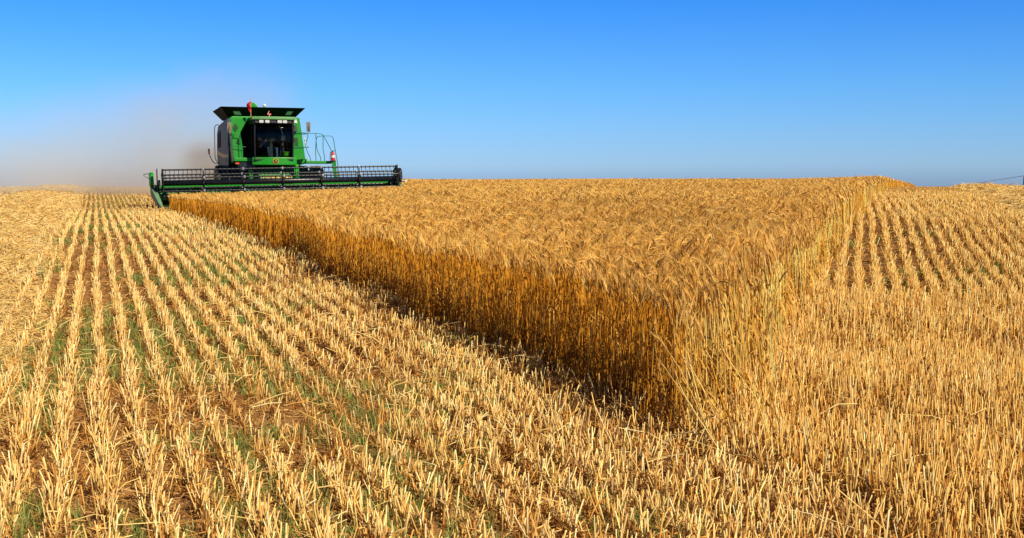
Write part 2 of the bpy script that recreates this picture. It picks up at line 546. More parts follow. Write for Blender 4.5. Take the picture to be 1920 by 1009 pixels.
def rows(y0, y1, per_m, spacing, mode, clump=.07, jit=.018, xlim=None):
    """points in drill rows; mode 'L' rows run with the left edge, 'R' with the right, 'X' across"""
    m = .415 * y1 + 4
    c2, s2 = math.cos(R(15.2)), math.sin(R(15.2))        # the rows on the right
    if mode == 'L': f0, f1, g0, g1 = p_of(-m, y0 - 1) - 2, p_of(m, y1) + 2, q_of(m, y0) - 2, q_of(-m, y1) + 2
    elif mode == 'R': f0, f1, g0, g1 = -m * c2 - y1 * s2 - 2, m * c2 - y0 * s2 + 2, -2 + y0 * c2 - m * s2, m * s2 + y1 * c2 + 2
    else: f0, f1, g0, g1 = y0, y1, -m, m
    ks = np.arange(math.floor(f0 / spacing), math.ceil(f1 / spacing)) * spacing
    N = int(len(ks) * (g1 - g0) * per_m)
    a = rng.choice(ks, N)
    gg = rng.uniform(g0, g1, N)
    # tillers stand in clumps along the row
    cl = np.round(gg / clump + .3 * vnoise(a * 9, gg * 3, 31)) * clump + rng.normal(0, clump * .22, N)
    gg = np.where(rng.random(N) < .75, cl, gg)
    wob = .05 * (vnoise(gg * .8, a * 0, 41) - .5) + .03 * (vnoise(gg * 2.5, a * 3, 42) - .5)
    a = a + wob + rng.normal(0, jit, N)
    if mode == 'L': X = a * CT - gg * ST; Y = a * ST + gg * CT
    elif mode == 'R': X = a * c2 + gg * s2; Y = -a * s2 + gg * c2
    else: X = gg; Y = a + .02 * gg
    k = (Y >= y0) & (Y < y1) & in_view(X, Y)
    return X[k], Y[k]

def scat(y0, y1, per_m2):
    m = .415 * y1 + 3
    N = int((y1 - y0) * 2 * m * per_m2)
    X = rng.uniform(-m, m, N); Y = rng.uniform(y0, y1, N)
    k = in_view(X, Y)
    return X[k], Y[k]

# ------------------------------------------------------------------ standing wheat
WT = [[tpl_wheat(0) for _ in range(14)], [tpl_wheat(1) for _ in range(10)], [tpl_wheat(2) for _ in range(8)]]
WTB = [[tpl_wheat(0, True, k < 12) for k in range(14)], [tpl_wheat(1, True, k < 5) for k in range(8)], [tpl_wheat(2, True, k == 0) for k in range(6)]]  # right-edge set, some stems coloured as if in full sun
WTS = [[tpl_wheat(0, True) for _ in range(10)], [tpl_wheat(1, True) for _ in range(6)], [tpl_wheat(2, True) for _ in range(5)]]
EARC = [(.78, .45, .09), (.82, .495, .11), (.72, .385, .06), (.86, .56, .16), (.44, .19, .025)]
EARW = [4, 3, 2.5, 2, .6]
wb = Batch()
for (y0, y1, pm, lod, wf) in ((5, 12, 66, 0, 1.0), (12, 20, 54, 0, 1.15), (20, 32, 38, 1, 1.6), (32, 50, 22, 1, 2.2), (50, 72, 13, 2, 3.0), (72, 118, 6.5, 2, 4.2)):
    X, Y = rows(y0, y1, pm, .165, 'L', clump=.05, jit=.035)
    out = r_of(X, Y) - right_edge(X, Y)          # a fringe of stalks rooted just outside the right edge
    fringe = (out > 0) & (out < .10) & (p_of(X, Y) > P_EDGE - .02) & ~in_cut_swath(X, Y) & (rng.random(len(X)) < .75 * np.exp(-np.maximum(out, 0) / .08))
    k = is_wheat(X, Y) | fringe; X = X[k]; Y = Y[k]
    # thin out what nothing can see: deep inside, the lower stalks are hidden anyway
    N = len(X)
    hh = np.interp(Y, [0, 6.5, 12, 20, 34, 50], [.84, .83, .775, .73, .68, .65]) * (1 + .10 * (vnoise(X * .5, Y * .5, 51) - .5)) * rng.normal(1, .055, N)
    din = np.minimum(p_of(X, Y) - P_EDGE, right_edge(X, Y) - r_of(X, Y))
    edge = np.exp(-np.maximum(din, 0) / .06)
    lean = np.stack([rng.normal(.03, .05, N), rng.normal(0, .05, N)], -1)
    # edge stalks splay outwards
    onr = (right_edge(X, Y) - r_of(X, Y)) < (p_of(X, Y) - P_EDGE)
    push = np.clip(r_of(X, Y) - right_edge(X, Y) + .12, 0, .5)
    lean[:, 0] += np.where(onr, -CF * push * rng.uniform(0, .45, N), -CT * .3 * edge * rng.uniform(-.06, .16, N))
    lean[:, 1] += np.where(onr, SF * push * rng.uniform(0, .45, N), -ST * .3 * edge * rng.uniform(-.06, .16, N))
    yaw = rng.uniform(0, 6.283, N)
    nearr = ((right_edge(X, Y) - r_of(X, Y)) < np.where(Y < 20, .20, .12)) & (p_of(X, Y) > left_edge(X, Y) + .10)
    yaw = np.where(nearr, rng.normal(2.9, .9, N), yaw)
    col = palette(N, EARC, EARW, .12)
    col = col * (.86 + .24 * vnoise(X * .55, Y * .3, 55) + .10 * vnoise(X * 2.1, Y * 1.3, 56))[:, None]      # uneven ripening
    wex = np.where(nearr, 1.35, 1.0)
    pos = np.stack([X, Y, ground_z(X, Y) - .01], -1)
    ww = wex * .0027 * wf * rng.uniform(.85, 1.2, N)
    neare = (din < .16) | nearr
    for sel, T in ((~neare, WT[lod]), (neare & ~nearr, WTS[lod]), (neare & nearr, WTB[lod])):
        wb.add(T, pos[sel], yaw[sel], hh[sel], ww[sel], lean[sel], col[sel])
# loose stalks that have slumped out of the corner
X = rng.uniform(.2, 1.9, 170); Y = rng.uniform(5.5, 9.5, 170)
d = r_of(X, Y) - right_edge(X, Y)
k = (d > -.10) & (d < .26) & (p_of(X, Y) > P_EDGE - .10)
X = X[k]; Y = Y[k]; N = len(X)
lean = np.stack([rng.normal(-.10, .13, N), rng.normal(.06, .13, N)], -1)
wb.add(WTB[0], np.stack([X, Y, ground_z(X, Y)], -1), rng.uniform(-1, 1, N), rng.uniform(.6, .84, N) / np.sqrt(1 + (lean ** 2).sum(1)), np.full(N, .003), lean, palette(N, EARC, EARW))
# a few long stalks that have fallen across the corner, tops to the left
N = 20
X = rng.uniform(1.0, 1.5, N); Y = rng.uniform(5.9, 6.9, N)
lean = np.stack([rng.normal(-.42, .16, N), rng.normal(.0, .15, N)], -1)
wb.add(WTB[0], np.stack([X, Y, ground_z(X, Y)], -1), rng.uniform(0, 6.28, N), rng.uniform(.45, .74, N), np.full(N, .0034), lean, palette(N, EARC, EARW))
wo_ = wb.build('wheat', M['wheat'])
tag(wo_, 'standing ripe golden wheat with bearded ears, uncut wedge in front of the combine', 'wheat', kind='stuff')
del wb

# ------------------------------------------------------------------ stubble
ST0 = [tpl_stub(0) for _ in range(14)]; ST1 = [tpl_stub(1) for _ in range(8)]; ST2 = [tpl_stub(2) for _ in range(4)]
STL = [ST0, ST1, ST2]
STC = [(.89, .60, .20), (.93, .71, .30), (.70, .37, .08), (.95, .80, .43), (.46, .19, .035)]
STW = [4, 3.3, 2.3, 1.8, 1.2]
STCR = [(.80, .47, .12), (.88, .60, .19), (.60, .29, .05), (.93, .74, .34), (.36, .14, .022)]
def swath_l(X, Y):      # straw windrow on the left, as a height
    p = p_of(X, Y) + .35 * (vnoise(q_of(X, Y) * .35, 0 * X, 61) - .5)
    return np.exp(-((p + 2.35) / 1.35) ** 4) * (.15 + .10 * vnoise(X * 1.3, Y * 1.3, 62)) * smooth((q_of(X, Y) - 4) / 4) * smooth((104 - Y) / 8)
def swath_r(X, Y):
    r_ = r_of(X, Y) + .3 * (vnoise(Y * .35, 0 * X, 63) - .5)
    return np.exp(-((r_ - 3.15) / 1.25) ** 4) * (.19 + .13 * vnoise(X * 1.1, Y * 1.1, 64)) * smooth((Y - 15) / 4) * smooth((104 - Y) / 8)
sb = Batch()
for (y0, y1, pm, lod, wf) in ((3.6, 9, 125, 0, .98), (9, 15, 95, 0, 1.1), (15, 25, 55, 1, 1.6), (25, 42, 30, 1, 2.4), (42, 66, 16, 2, 3.8), (66, 105, 9, 2, 5.5)):
    # left: strong drill rows
    X, Y = rows(y0, y1, pm, .19, 'L', clump=.06, jit=.027 if y0 < 9 else .015)
    thin = vnoise(X * 1.1, Y * 1.1, 71)
    k = is_left(X, Y) & (swath_l(X, Y) < .05) & (p_of(X, Y) > -3.9 + 1.6 * vnoise(X, Y, 77)) & (rng.random(len(X)) < np.where(Y < 12, .12, .15) + 1.2 * thin)
    k &= ~((p_of(X, Y) > left_edge(X, Y) - .42) & (Y < HEAD_Q - 4) & (Y > 6.4) & (rng.random(len(X)) < .62))      # thinned so dark soil stands in for the shade band beside the crop
    X = X[k]; Y = Y[k]; N = len(X)
    hh = .128 * (1 + .35 * (vnoise(X * .9, Y * .9, 72) - .5)) * rng.normal(1, .22, N)
    hh = np.where(rng.random(N) < .25, hh * .55, hh)
    lean = rng.normal(0, .22 if y0 < 9 else .12, (N, 2)); lean[:, 0] += .03
    sb.add(STL[lod], np.stack([X, Y, ground_z(X, Y) - .005], -1), rng.uniform(0, 6.28, N), np.maximum(hh, .04), .0032 * wf * rng.uniform(.7, 1.25, N), lean, palette(N, STC, STW, .13))
    # right: rows along the other edge, a taller headland in front
    X, Y = rows(y0, y1, pm, .19, 'R', clump=.06, jit=.012)
    k = is_right(X, Y) & (Y > 12.5 + .4 * vnoise(X, Y * 0, 73)) & (swath_r(X, Y) < .09)
    X = X[k]; Y = Y[k]; N = len(X)
    hh = .165 * (1 + .3 * (vnoise(X * .9, Y * .9, 74) - .5)) * rng.normal(1, .15, N)
    lean = rng.normal(0, .15, (N, 2))
    sb.add(STL[lod], np.stack([X, Y, ground_z(X, Y) - .005], -1), rng.uniform(0, 6.28, N), np.maximum(hh, .04), .0032 * wf * rng.uniform(.7, 1.25, N), lean, palette(N, STCR, STW, .13))
    if y0 < 15:
        X, Y = rows(y0, min(y1, 15), pm * 1.05, .15, 'X', clump=.055, jit=.028)
        k = is_right(X, Y) & (Y <= 12.5 + .4 * vnoise(X, Y * 0, 73)) & (rng.random(len(X)) < .22 + 1.3 * vnoise(X * 1.6, Y * 1.6, 78) * (.5 + vnoise(X * 5, Y * 5, 79)))
        X = X[k]; Y = Y[k]; N = len(X)
        hh = .188 * (1 + .3 * (vnoise(X * .9, Y * .9, 75) - .5)) * rng.normal(1, .17, N)
        dd = r_of(X, Y) - right_edge(X, Y)
        hh = hh * (1 + .15 * np.exp(-np.abs(dd) / .2))
        lean = rng.normal(0, .11, (N, 2))
        sb.add(STL[lod], np.stack([X, Y, ground_z(X, Y) - .005], -1), rng.uniform(0, 6.28, N), np.maximum(hh, .04), .0031 * wf * rng.uniform(.7, 1.2, N), lean, palette(N, STCR, STW, .13))
so = sb.build('stubble', M['straw'])
tag(so, 'pale cut stubble standing in drill rows around the uncut wheat', 'stubble', kind='stuff')
del sb

# ------------------------------------------------------------------ loose straw on the ground
LT = [tpl_litter(0) for _ in range(8)] + [tpl_litter(1) for _ in range(8)]
LT1 = [tpl_litter(0) for _ in range(5)] + [tpl_litter(1) for _ in range(3)]
LC = [(.54, .28, .07), (.42, .18, .04), (.68, .42, .14), (.85, .60, .26), (.24, .095, .02)]
LW = [4, 3.5, 2.5, 1.5, 1.5]
lb = Batch()
for (y0, y1, pm, wf, T) in ((3.6, 9, 900, 1.0, LT), (9, 15, 430, 1.3, LT), (15, 25, 150, 1.9, LT1), (25, 42, 45, 2.9, LT1), (42, 66, 16, 4.2, LT1), (66, 105, 5, 6, LT1)):
    X, Y = scat(y0, y1, pm)
    k = ~is_wheat(X, Y) & (rng.random(len(X)) < .35 + .9 * vnoise(X * 1.7, Y * 1.7, 81))
    X = X[k]; Y = Y[k]; N = len(X)
    L = rng.lognormal(math.log(.075), .45, N) * (1 + .22 * (wf - 1))
    z = ground_z(X, Y) + .003 + rng.exponential(.012, N)
    lb.add(T, np.stack([X, Y, z], -1), rng.uniform(0, 6.28, N), L, .0024 * wf * rng.uniform(.6, 1.3, N), np.zeros((N, 2)), palette(N, LC, LW, .15), pitch=rng.normal(0, .28, N))
GT = [tpl_weed() for _ in range(10)]
for (y0, y1, pm, wf) in ((3.6, 9, 34, 1.0), (9, 15, 22, 1.3), (15, 25, 9, 2.0)):
    for mode in ('L', 'R', 'X'):
        X, Y = rows(y0, y1, pm * {'X': 1.7, 'L': 1, 'R': .4}[mode], .19 if mode != 'X' else .15, mode, clump=.06, jit=.03)
        k = {'L': is_left(X, Y), 'R': is_right(X, Y) & (Y > 12.7), 'X': is_right(X, Y) & (Y <= 12.7)}[mode]
        X = X[k]; Y = Y[k]; N = len(X)
        lb.add(GT, np.stack([X, Y, ground_z(X, Y)], -1), rng.uniform(0, 6.28, N), rng.uniform(.03, .12, N) * (1.3 if mode == 'X' else 1), .0026 * wf * rng.uniform(.6, 1.3, N), rng.normal(0, .3, (N, 2)), palette(N, [(.52, .26, .07), (.38, .17, .04), (.66, .40, .14), (.26, .11, .025)], [3, 3, 2, 2], .15))
# longer straws that lie across the rows
X, Y = scat(3.6, 15, 13)
k = ~is_wheat(X, Y); X = X[k]; Y = Y[k]; N = len(X)
lb.add(LT[:8], np.stack([X, Y, ground_z(X, Y) + rng.uniform(.02, .11, N)], -1), rng.uniform(0, 6.28, N), rng.uniform(.12, .34, N), .0027 * rng.uniform(.7, 1.2, N), np.zeros((N, 2)), palette(N, STC, STW, .1), pitch=rng.normal(0, .35, N))
lo = lb.build('straw_litter', M['straw'])
tag(lo, 'loose broken straw and dry leaves scattered on the soil between the rows', 'straw', kind='stuff')
del lb

# the two windrows: a low mound with strands on it
def windrow(name, fn, xs_of, label):
    b = Batch()
    qs = np.concatenate([np.arange(3, 40, .25), np.arange(40, 106, .6)])
    tt = np.linspace(-1, 1, 29)
    Q, T = np.meshgrid(qs, tt, indexing='ij')
    X, Y = xs_of(Q, T)
    Z = ground_z(X, Y) + fn(X, Y) * .92 - .015
    n0, n1 = Q.shape
    v = np.stack([X, Y, Z], -1).reshape(-1, 3)
    i = (np.arange(n0 - 1)[:, None] * n1 + np.arange(n1 - 1)[None]).ravel()
    f = np.concatenate([np.stack([i, i + n1, i + n1 + 1], -1), np.stack([i, i + n1 + 1, i + 1], -1)])
    if name == 'straw_windrow': f = f[:, ::-1] if False else f
    kk = np.ones((len(v), 4)); kk[:, :3] = palette(len(v), [(.62, .42, .17), (.74, .53, .24)], [1, 1])
    b.raw(v, kk, f)
    for (y0, y1, pm, wf) in ((5, 14, 1500, 1.1), (14, 25, 700, 1.7), (25, 42, 230, 2.7), (42, 66, 80, 4.2), (66, 105, 28, 6)):
        q = rng.uniform(y0 - 3, y1 + 8, int((y1 - y0 + 11) * 2.8 * pm)); t = rng.uniform(-1.15, 1.15, len(q))
        X, Y = xs_of(q, t)
        k = (Y >= y0) & (Y < y1) & in_view(X, Y)
        X = X[k]; Y = Y[k]
        h = fn(X, Y); k = (h > .012); X = X[k]; Y = Y[k]; h = h[k]; N = len(X)
        L = rng.lognormal(math.log(.16), .4, N) * (1 + .12 * (wf - 1))
        z = ground_z(X, Y) + h * (.8 + .25 * rng.random(N)) + .01
        b.add(LT1, np.stack([X, Y, z], -1), rng.uniform(0, 6.28, N), L, .0026 * wf * rng.uniform(.7, 1.2, N), np.zeros((N, 2)), palette(N, [(.90, .66, .26), (.94, .74, .36), (.78, .50, .16), (.54, .29, .08)], [4, 2.4, 2, .6], .12), pitch=rng.normal(0, .3, N))
    o = b.build(name, M['straw'])
    tag(o, label, 'straw windrow', kind='stuff')
def xs_left(q, t):
    p = -2.35 + t * 1.8
    return p * CT - q * ST, p * ST + q * CT
def xs_right(q, t):
    r_ = 3.15 + t * 1.8
    return r_ * CF + q * SF, -r_ * SF + q * CF
windrow('straw_windrow', swath_l, xs_left, 'low pale windrow of threshed straw left of the stubble rows')
windrow('straw_windrow', swath_r, xs_right, 'raised windrow of straw on the rise at the right edge')

# straw spread beyond the left windrow
fb = Batch()   # spread straw
for (y0, y1, pm, wf) in ((6, 16, 700, 1.3), (16, 30, 300, 2.2), (30, 50, 110, 3.3), (50, 105, 36, 5.5)):
    X, Y = scat(y0, y1, pm)
    p = p_of(X, Y)
    k = (p < -.7) & (rng.random(len(X)) < .25 + smooth((-p - .7) / 1.0) * .8) & (rng.random(len(X)) < .3 + vnoise(X * .8, Y * .8, 83))
    X = X[k]; Y = Y[k]; N = len(X)
    z = ground_z(X, Y) + .02 + rng.random(N) * .10
    fb.add(LT1, np.stack([X, Y, z], -1), rng.uniform(0, 6.28, N), rng.lognormal(math.log(.15), .4, N), .0026 * wf * rng.uniform(.7, 1.2, N), np.zeros((N, 2)), palette(N, [(.90, .67, .30), (.93, .76, .42), (.70, .44, .15)], [3, 2, 1.5], .12), pitch=rng.normal(0, .35, N))
fo = fb.build('spread_straw', M['straw'])
tag(fo, 'thin blanket of spread straw over the stubble at the far left', 'straw', kind='stuff')
del fb

# ------------------------------------------------------------------ green weeds between the rows
gb = Batch()
for (y0, y1, pm, wf) in ((3.6, 10, 420, 1.0), (10, 18, 260, 1.4), (18, 32, 110, 2.2), (32, 60, 32, 3.6), (60, 95, 8, 6)):
    X, Y = scat(y0, y1, pm)
    p = p_of(X, Y); r_ = r_of(X, Y)
    pat = vnoise(p * 1.1, q_of(X, Y) * .42, 91) * .6 + vnoise(p * 3.0, q_of(X, Y) * 1.5, 92) * .4
    band = np.exp(-((p - .2) / 1.3) ** 2) * .16 + np.exp(-((p - P_EDGE + .35) / .4) ** 2) * .06
    inter = np.abs(((p / .19) % 1) - .5) < .33           # between the rows only
    inter = ~inter
    kl = is_left(X, Y) & (pat + band > .665) & (rng.random(len(X)) < .8) & ((((p / .19) + .5) % 1 - .5) ** 2 > .04)
    kr = is_right(X, Y) & (vnoise(r_ * 1.3, Y * .5, 93) * .6 + vnoise(X * 3, Y * 2, 94) * .4 > .66) & (Y > 5)
    k = (kl | kr)
    X = X[k]; Y = Y[k]; N = len(X)
    hh = rng.uniform(.06, .13, N)
    gb.add(GT, np.stack([X, Y, ground_z(X, Y)], -1), rng.uniform(0, 6.28, N), hh, .0018 * wf * rng.uniform(.7, 1.3, N), rng.normal(0, .1, (N, 2)),
           palette(N, [(.26, .36, .08), (.34, .42, .11), (.18, .27, .06), (.48, .43, .16)], [3, 3, 2, 1.5], .15))
g_ = gb.build('weeds', M['weed'])
tag(g_, 'green grassy weeds growing between the stubble rows', 'weeds', kind='stuff')
del gb
# ------------------------------------------------------------------ hard-surface builder
class MB:
    def __init__(s): s.v = []; s.f = []; s.m = []
    def face(s, idx, mi=0): s.f.append(tuple(idx)); s.m.append(mi)
    def box(s, x0, x1, y0, y1, z0, z1, mi=0, tx=0, ty=0):
        """tx, ty: how much the top is pulled in"""
        b = len(s.v)
        for z, a, c in ((z0, 0, 0), (z1, tx, ty)):
            s.v += [(x0 + a, y0 + c, z), (x1 - a, y0 + c, z), (x1 - a, y1 - c, z), (x0 + a, y1 - c, z)]
        for q in ((3, 2, 1, 0), (4, 5, 6, 7), (0, 1, 5, 4), (1, 2, 6, 5), (2, 3, 7, 6), (3, 0, 4, 7)):
            s.face([b + i for i in q], mi)
        return s
    def hexa(s, pts, mi=0):
        """8 points: bottom loop then top loop"""
        b = len(s.v); s.v += [tuple(p) for p in pts]
        for q in ((3, 2, 1, 0), (4, 5, 6, 7), (0, 1, 5, 4), (1, 2, 6, 5), (2, 3, 7, 6), (3, 0, 4, 7)):
            s.face([b + i for i in q], mi)
        return s
    def prism(s, poly, axis, a0, a1, mi=0):
        """poly: 2-D outline in the other two axes; axis 'x': (y,z), 'y': (x,z), 'z': (x,y)"""
        b = len(s.v); n = len(poly)
        for a in (a0, a1):
            for p, q in poly:
                s.v.append({'x': (a, p, q), 'y': (p, a, q), 'z': (p, q, a)}[axis])
        s.face([b + i for i in range(n)][::-1], mi); s.face([b + n + i for i in range(n)], mi)
        for i in range(n):
            j = (i + 1) % n
            s.face([b + i, b + j, b + n + j, b + n + i], mi)
        return s
    def tube(s, pts, r, n=8, mi=0, cap=True):
        P = [Vector(p) for p in pts]; b = len(s.v); k = len(P)
        rr = r if isinstance(r, (list, tuple)) else [r] * k
        up = None
        for i in range(k):
            d = (P[min(i + 1, k - 1)] - P[max(i - 1, 0)]).normalized()
            if up is None:
                up = Vector((0, 0, 1)) if abs(d.z) < .9 else Vector((1, 0, 0))
            a = d.cross(up).normalized(); up = a.cross(d).normalized()
            for j in range(n):
                t = 2 * math.pi * j / n
                s.v.append(tuple(P[i] + (a * math.cos(t) + up * math.sin(t)) * rr[i]))
        for i in range(k - 1):
            for j in range(n):
                a0 = b + i * n + j; a1 = b + i * n + (j + 1) % n
                s.face([a0, a1, a1 + n, a0 + n], mi)
        if cap:
            s.face([b + j for j in range(n)][::-1], mi); s.face([b + (k - 1) * n + j for j in range(n)], mi)
        return s
    def lathe(s, prof_, c, axis='x', n=32, mi=0):
        """prof_: (radius, offset along axis) closed ring profile"""
        b = len(s.v); k = len(prof_)
        for j in range(n):
            t = 2 * math.pi * j / n; ct, st = math.cos(t), math.sin(t)
            for r, o in prof_:
                d = {'x': (o, r * ct, r * st), 'y': (r * ct, o, r * st), 'z': (r * ct, r * st, o)}[axis]
                s.v.append((c[0] + d[0], c[1] + d[1], c[2] + d[2]))
        for j in range(n):
            for i in range(k):
                i2 = (i + 1) % k; j2 = (j + 1) % n
                s.face([b + j * k + i, b + j2 * k + i, b + j2 * k + i2, b + j * k + i2], mi)
        return s
    def ball(s, c, r, mi=0, n=14, m=9, sc=(1, 1, 1)):
        b = len(s.v)
        for i in range(m + 1):
            ph = math.pi * i / m
            for j in range(n):
                t = 2 * math.pi * j / n
                s.v.append((c[0] + r * sc[0] * math.sin(ph) * math.cos(t), c[1] + r * sc[1] * math.sin(ph) * math.sin(t), c[2] + r * sc[2] * math.cos(ph)))
        for i in range(m):
            for j in range(n):
                a0 = b + i * n + j; a1 = b + i * n + (j + 1) % n
                s.face([a0, a1, a1 + n, a0 + n], mi)
        return s
    def build(s, name, mats, parent=None, bevel=0.0, smooth_=False, segs=2):
        if not isinstance(mats, (list, tuple)): mats = [mats]
        me = bpy.data.meshes.new(name)
        me.from_pydata(s.v, [], s.f)
        for m in mats: me.materials.append(m)
        me.polygons.foreach_set('material_index', s.m)
        import bmesh
        bm = bmesh.new(); bm.from_mesh(me)
        bmesh.ops.remove_doubles(bm, verts=bm.verts, dist=1e-5)
        bmesh.ops.recalc_face_normals(bm, faces=bm.faces)
        bm.to_mesh(me); bm.free()
        if smooth_: me.polygons.foreach_set('use_smooth', [True] * len(me.polygons))
        me.update()
        o = bpy.data.objects.new(name, me)
        C.objects.link(o)
        if parent: o.parent = parent
        if bevel:
            b = o.modifiers.new('bevel', 'BEVEL'); b.width = bevel; b.segments = segs; b.limit_method = 'ANGLE'; b.angle_limit = R(35)
        return o

def rail(pts, r=.016, name='handrail', mat=None, parent=None, rnd=.07):
    """a bent tube with rounded corners"""
    P = [Vector(p) for p in pts]; out = [P[0]]
    for i in range(1, len(P) - 1):
        a = (P[i - 1] - P[i]); b = (P[i + 1] - P[i])
        d = min(rnd, a.length * .45, b.length * .45)
        p0 = P[i] + a.normalized() * d; p1 = P[i] + b.normalized() * d
        for t in (0, .33, .67, 1): out.append(p0 * (1 - t) ** 2 + P[i] * 2 * t * (1 - t) + p1 * t * t)
    out.append(P[-1])
    return out

# ------------------------------------------------------------------ the combine
HX, HY = -8.96, 49.8
HZ = float(ground_z(np.array([HX]), np.array([HY]))[0])
zl_ = float(ground_z(np.array([HX - 4.4]), np.array([HY - 1.4]))[0]); zr_ = float(ground_z(np.array([HX + 4.4]), np.array([HY + 1.4]))[0])
print('HEADER GROUND', HZ, zl_, zr_)
CZ = 0.53
combine = thing('combine_harvester', (HX, HY, CZ), (0, 0, R(18)))
tag(combine, 'green combine harvester with a wide black reel header cutting into the standing wheat', 'combine harvester')

# root-relative pixel helper used while laying out the machine: depth b (metres behind the reel) -> x, z
def PX(px, b): 
    X0, Y0 = HX - .309 * b, HY + .951 * b
    u = (px - 960) / 2400
    # (X0 + .951 x) = u (Y0 + .309 x)
    return (u * Y0 - X0) / (.951 - .309 * u)
def PZ(py, b, x=0.0):
    Y = HY + .951 * b + .309 * x
    return (350 - py) * Y / 2400 + EYE - CZ
def P3(px, py, b):
    x = PX(px, b)
    return (x, b, PZ(py, b, x))

# --- hull
hull = MB()
hb = [(-1.50, 1.28), (-1.62, 1.50)]
hull.prism([(-1.56, 1.75), (-1.60, 2.0), (-1.58, 3.62), (-1.5, 3.70), (1.16, 3.70), (1.24, 3.62), (1.48, 1.95), (1.44, 1.75)], 'y', 3.42, 5.6)
hull.prism([(-1.56, 1.75), (-1.60, 2.0), (-1.52, 3.50), (-1.4, 3.58), (1.10, 3.58), (1.2, 3.50), (1.40, 1.95), (1.36, 1.75)], 'y', 5.6, 8.3)
o_hull = hull.build('body', M['green'], combine, .04)
b_ = MB()
b_.box(-1.1, 1.05, 3.5, 7.9, .95, 1.76)
b_.box(-.8, .8, 7.6, 9.2, 1.1, 2.0)
b_.box(-1.25, 1.25, 3.55, 3.85, 1.0, 1.4)
b_.build('chassis', M['black'], combine, .02)

# --- side shields: left has its shade painted in as grey, plus yellow stripe
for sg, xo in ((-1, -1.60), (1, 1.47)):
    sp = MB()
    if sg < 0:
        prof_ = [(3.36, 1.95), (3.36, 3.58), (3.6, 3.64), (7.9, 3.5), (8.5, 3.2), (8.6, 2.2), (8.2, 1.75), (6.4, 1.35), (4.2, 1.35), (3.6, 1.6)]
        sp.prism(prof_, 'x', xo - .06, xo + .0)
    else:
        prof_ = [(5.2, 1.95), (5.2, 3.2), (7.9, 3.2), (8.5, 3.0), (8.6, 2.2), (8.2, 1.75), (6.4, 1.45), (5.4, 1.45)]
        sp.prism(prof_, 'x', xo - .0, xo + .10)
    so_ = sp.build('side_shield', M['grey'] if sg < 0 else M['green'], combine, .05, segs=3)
    if sg < 0:
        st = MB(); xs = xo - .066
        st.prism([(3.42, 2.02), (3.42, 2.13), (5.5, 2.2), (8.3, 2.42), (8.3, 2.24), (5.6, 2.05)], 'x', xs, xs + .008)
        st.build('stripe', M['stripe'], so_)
        st = MB(); st.prism([(6.6, 2.55), (6.7, 3.25), (7.9, 3.15), (8.1, 2.5)], 'x', xs - .004, xs + .01)
        st.build('air_intake', M['void'], so_)
        fr = MB()      # front flange that shows beside the green
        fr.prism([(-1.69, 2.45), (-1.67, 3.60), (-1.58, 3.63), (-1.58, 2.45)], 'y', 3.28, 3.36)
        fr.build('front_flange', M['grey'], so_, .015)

# --- front panels either side of the cab
def poly_panel(name, pts, b, th, mat, parent, bevel=.012):
    m = MB(); m.prism([(PX(x, b - th), PZ(y, b - th, PX(x, b - th))) for x, y in pts], 'y', b - th, b)
    return m.build(name, mat, parent, bevel)
pl = poly_panel('front_panel', [(435, 222), (468, 221.5), (453, 249), (459.5, 296), (440, 297)], 3.42, 1.22, M['green'], combine)
poly_panel('vent', [(444, 231.5), (450, 240), (443.5, 249), (438.5, 240)], 2.202, .02, M['green_dark'], pl)
poly_panel('vent', [(451, 257), (452.5, 272.5), (444.5, 268.5)], 2.202, .02, M['green_dark'], pl)
pr_ = poly_panel('front_panel', [(549, 221.5), (563.5, 222), (567, 245), (574, 298), (548, 301)], 3.42, 1.22, M['green'], combine)
poly_panel('light_patch', [(549.5, 222), (557, 222), (560, 232), (551, 231)], 2.202, .02, M['white'], pr_)
poly_panel('vent', [(552.5, 258), (560, 258), (561.5, 274), (555, 273.5)], 2.202, .02, M['green_dark'], pr_)
m_ = MB(); x0 = PX(555, 2.1); m_.box(x0 - .07, x0 + .08, 2.04, 2.20, PZ(248, 2.1, x0), PZ(235, 2.1, x0), 0, .02, 0)
m_.build('work_light', M['console'], pr_, .02)
m_ = MB(); m_.box(.86, 1.44, 2.17, 2.20, 2.40, 2.44); m_.build('panel_trim', M['rail'], pr_)
m_ = MB(); m_.box(.86, 1.30, 2.17, 2.20, 2.98, 3.02); m_.build('panel_trim', M['rail'], pr_)
# black sheets that paint the shade in the recess between left panel and cab
m_ = MB(); m_.box(-1.2, -.7, 3.44, 3.5, 1.9, 3.66); m_.build('recess_shade', M['void'], o_hull)
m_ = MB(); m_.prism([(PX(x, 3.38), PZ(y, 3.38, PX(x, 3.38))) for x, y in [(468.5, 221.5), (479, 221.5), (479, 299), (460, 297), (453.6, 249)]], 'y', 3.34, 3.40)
m_.build('recess_shade_face', M['void'], combine)

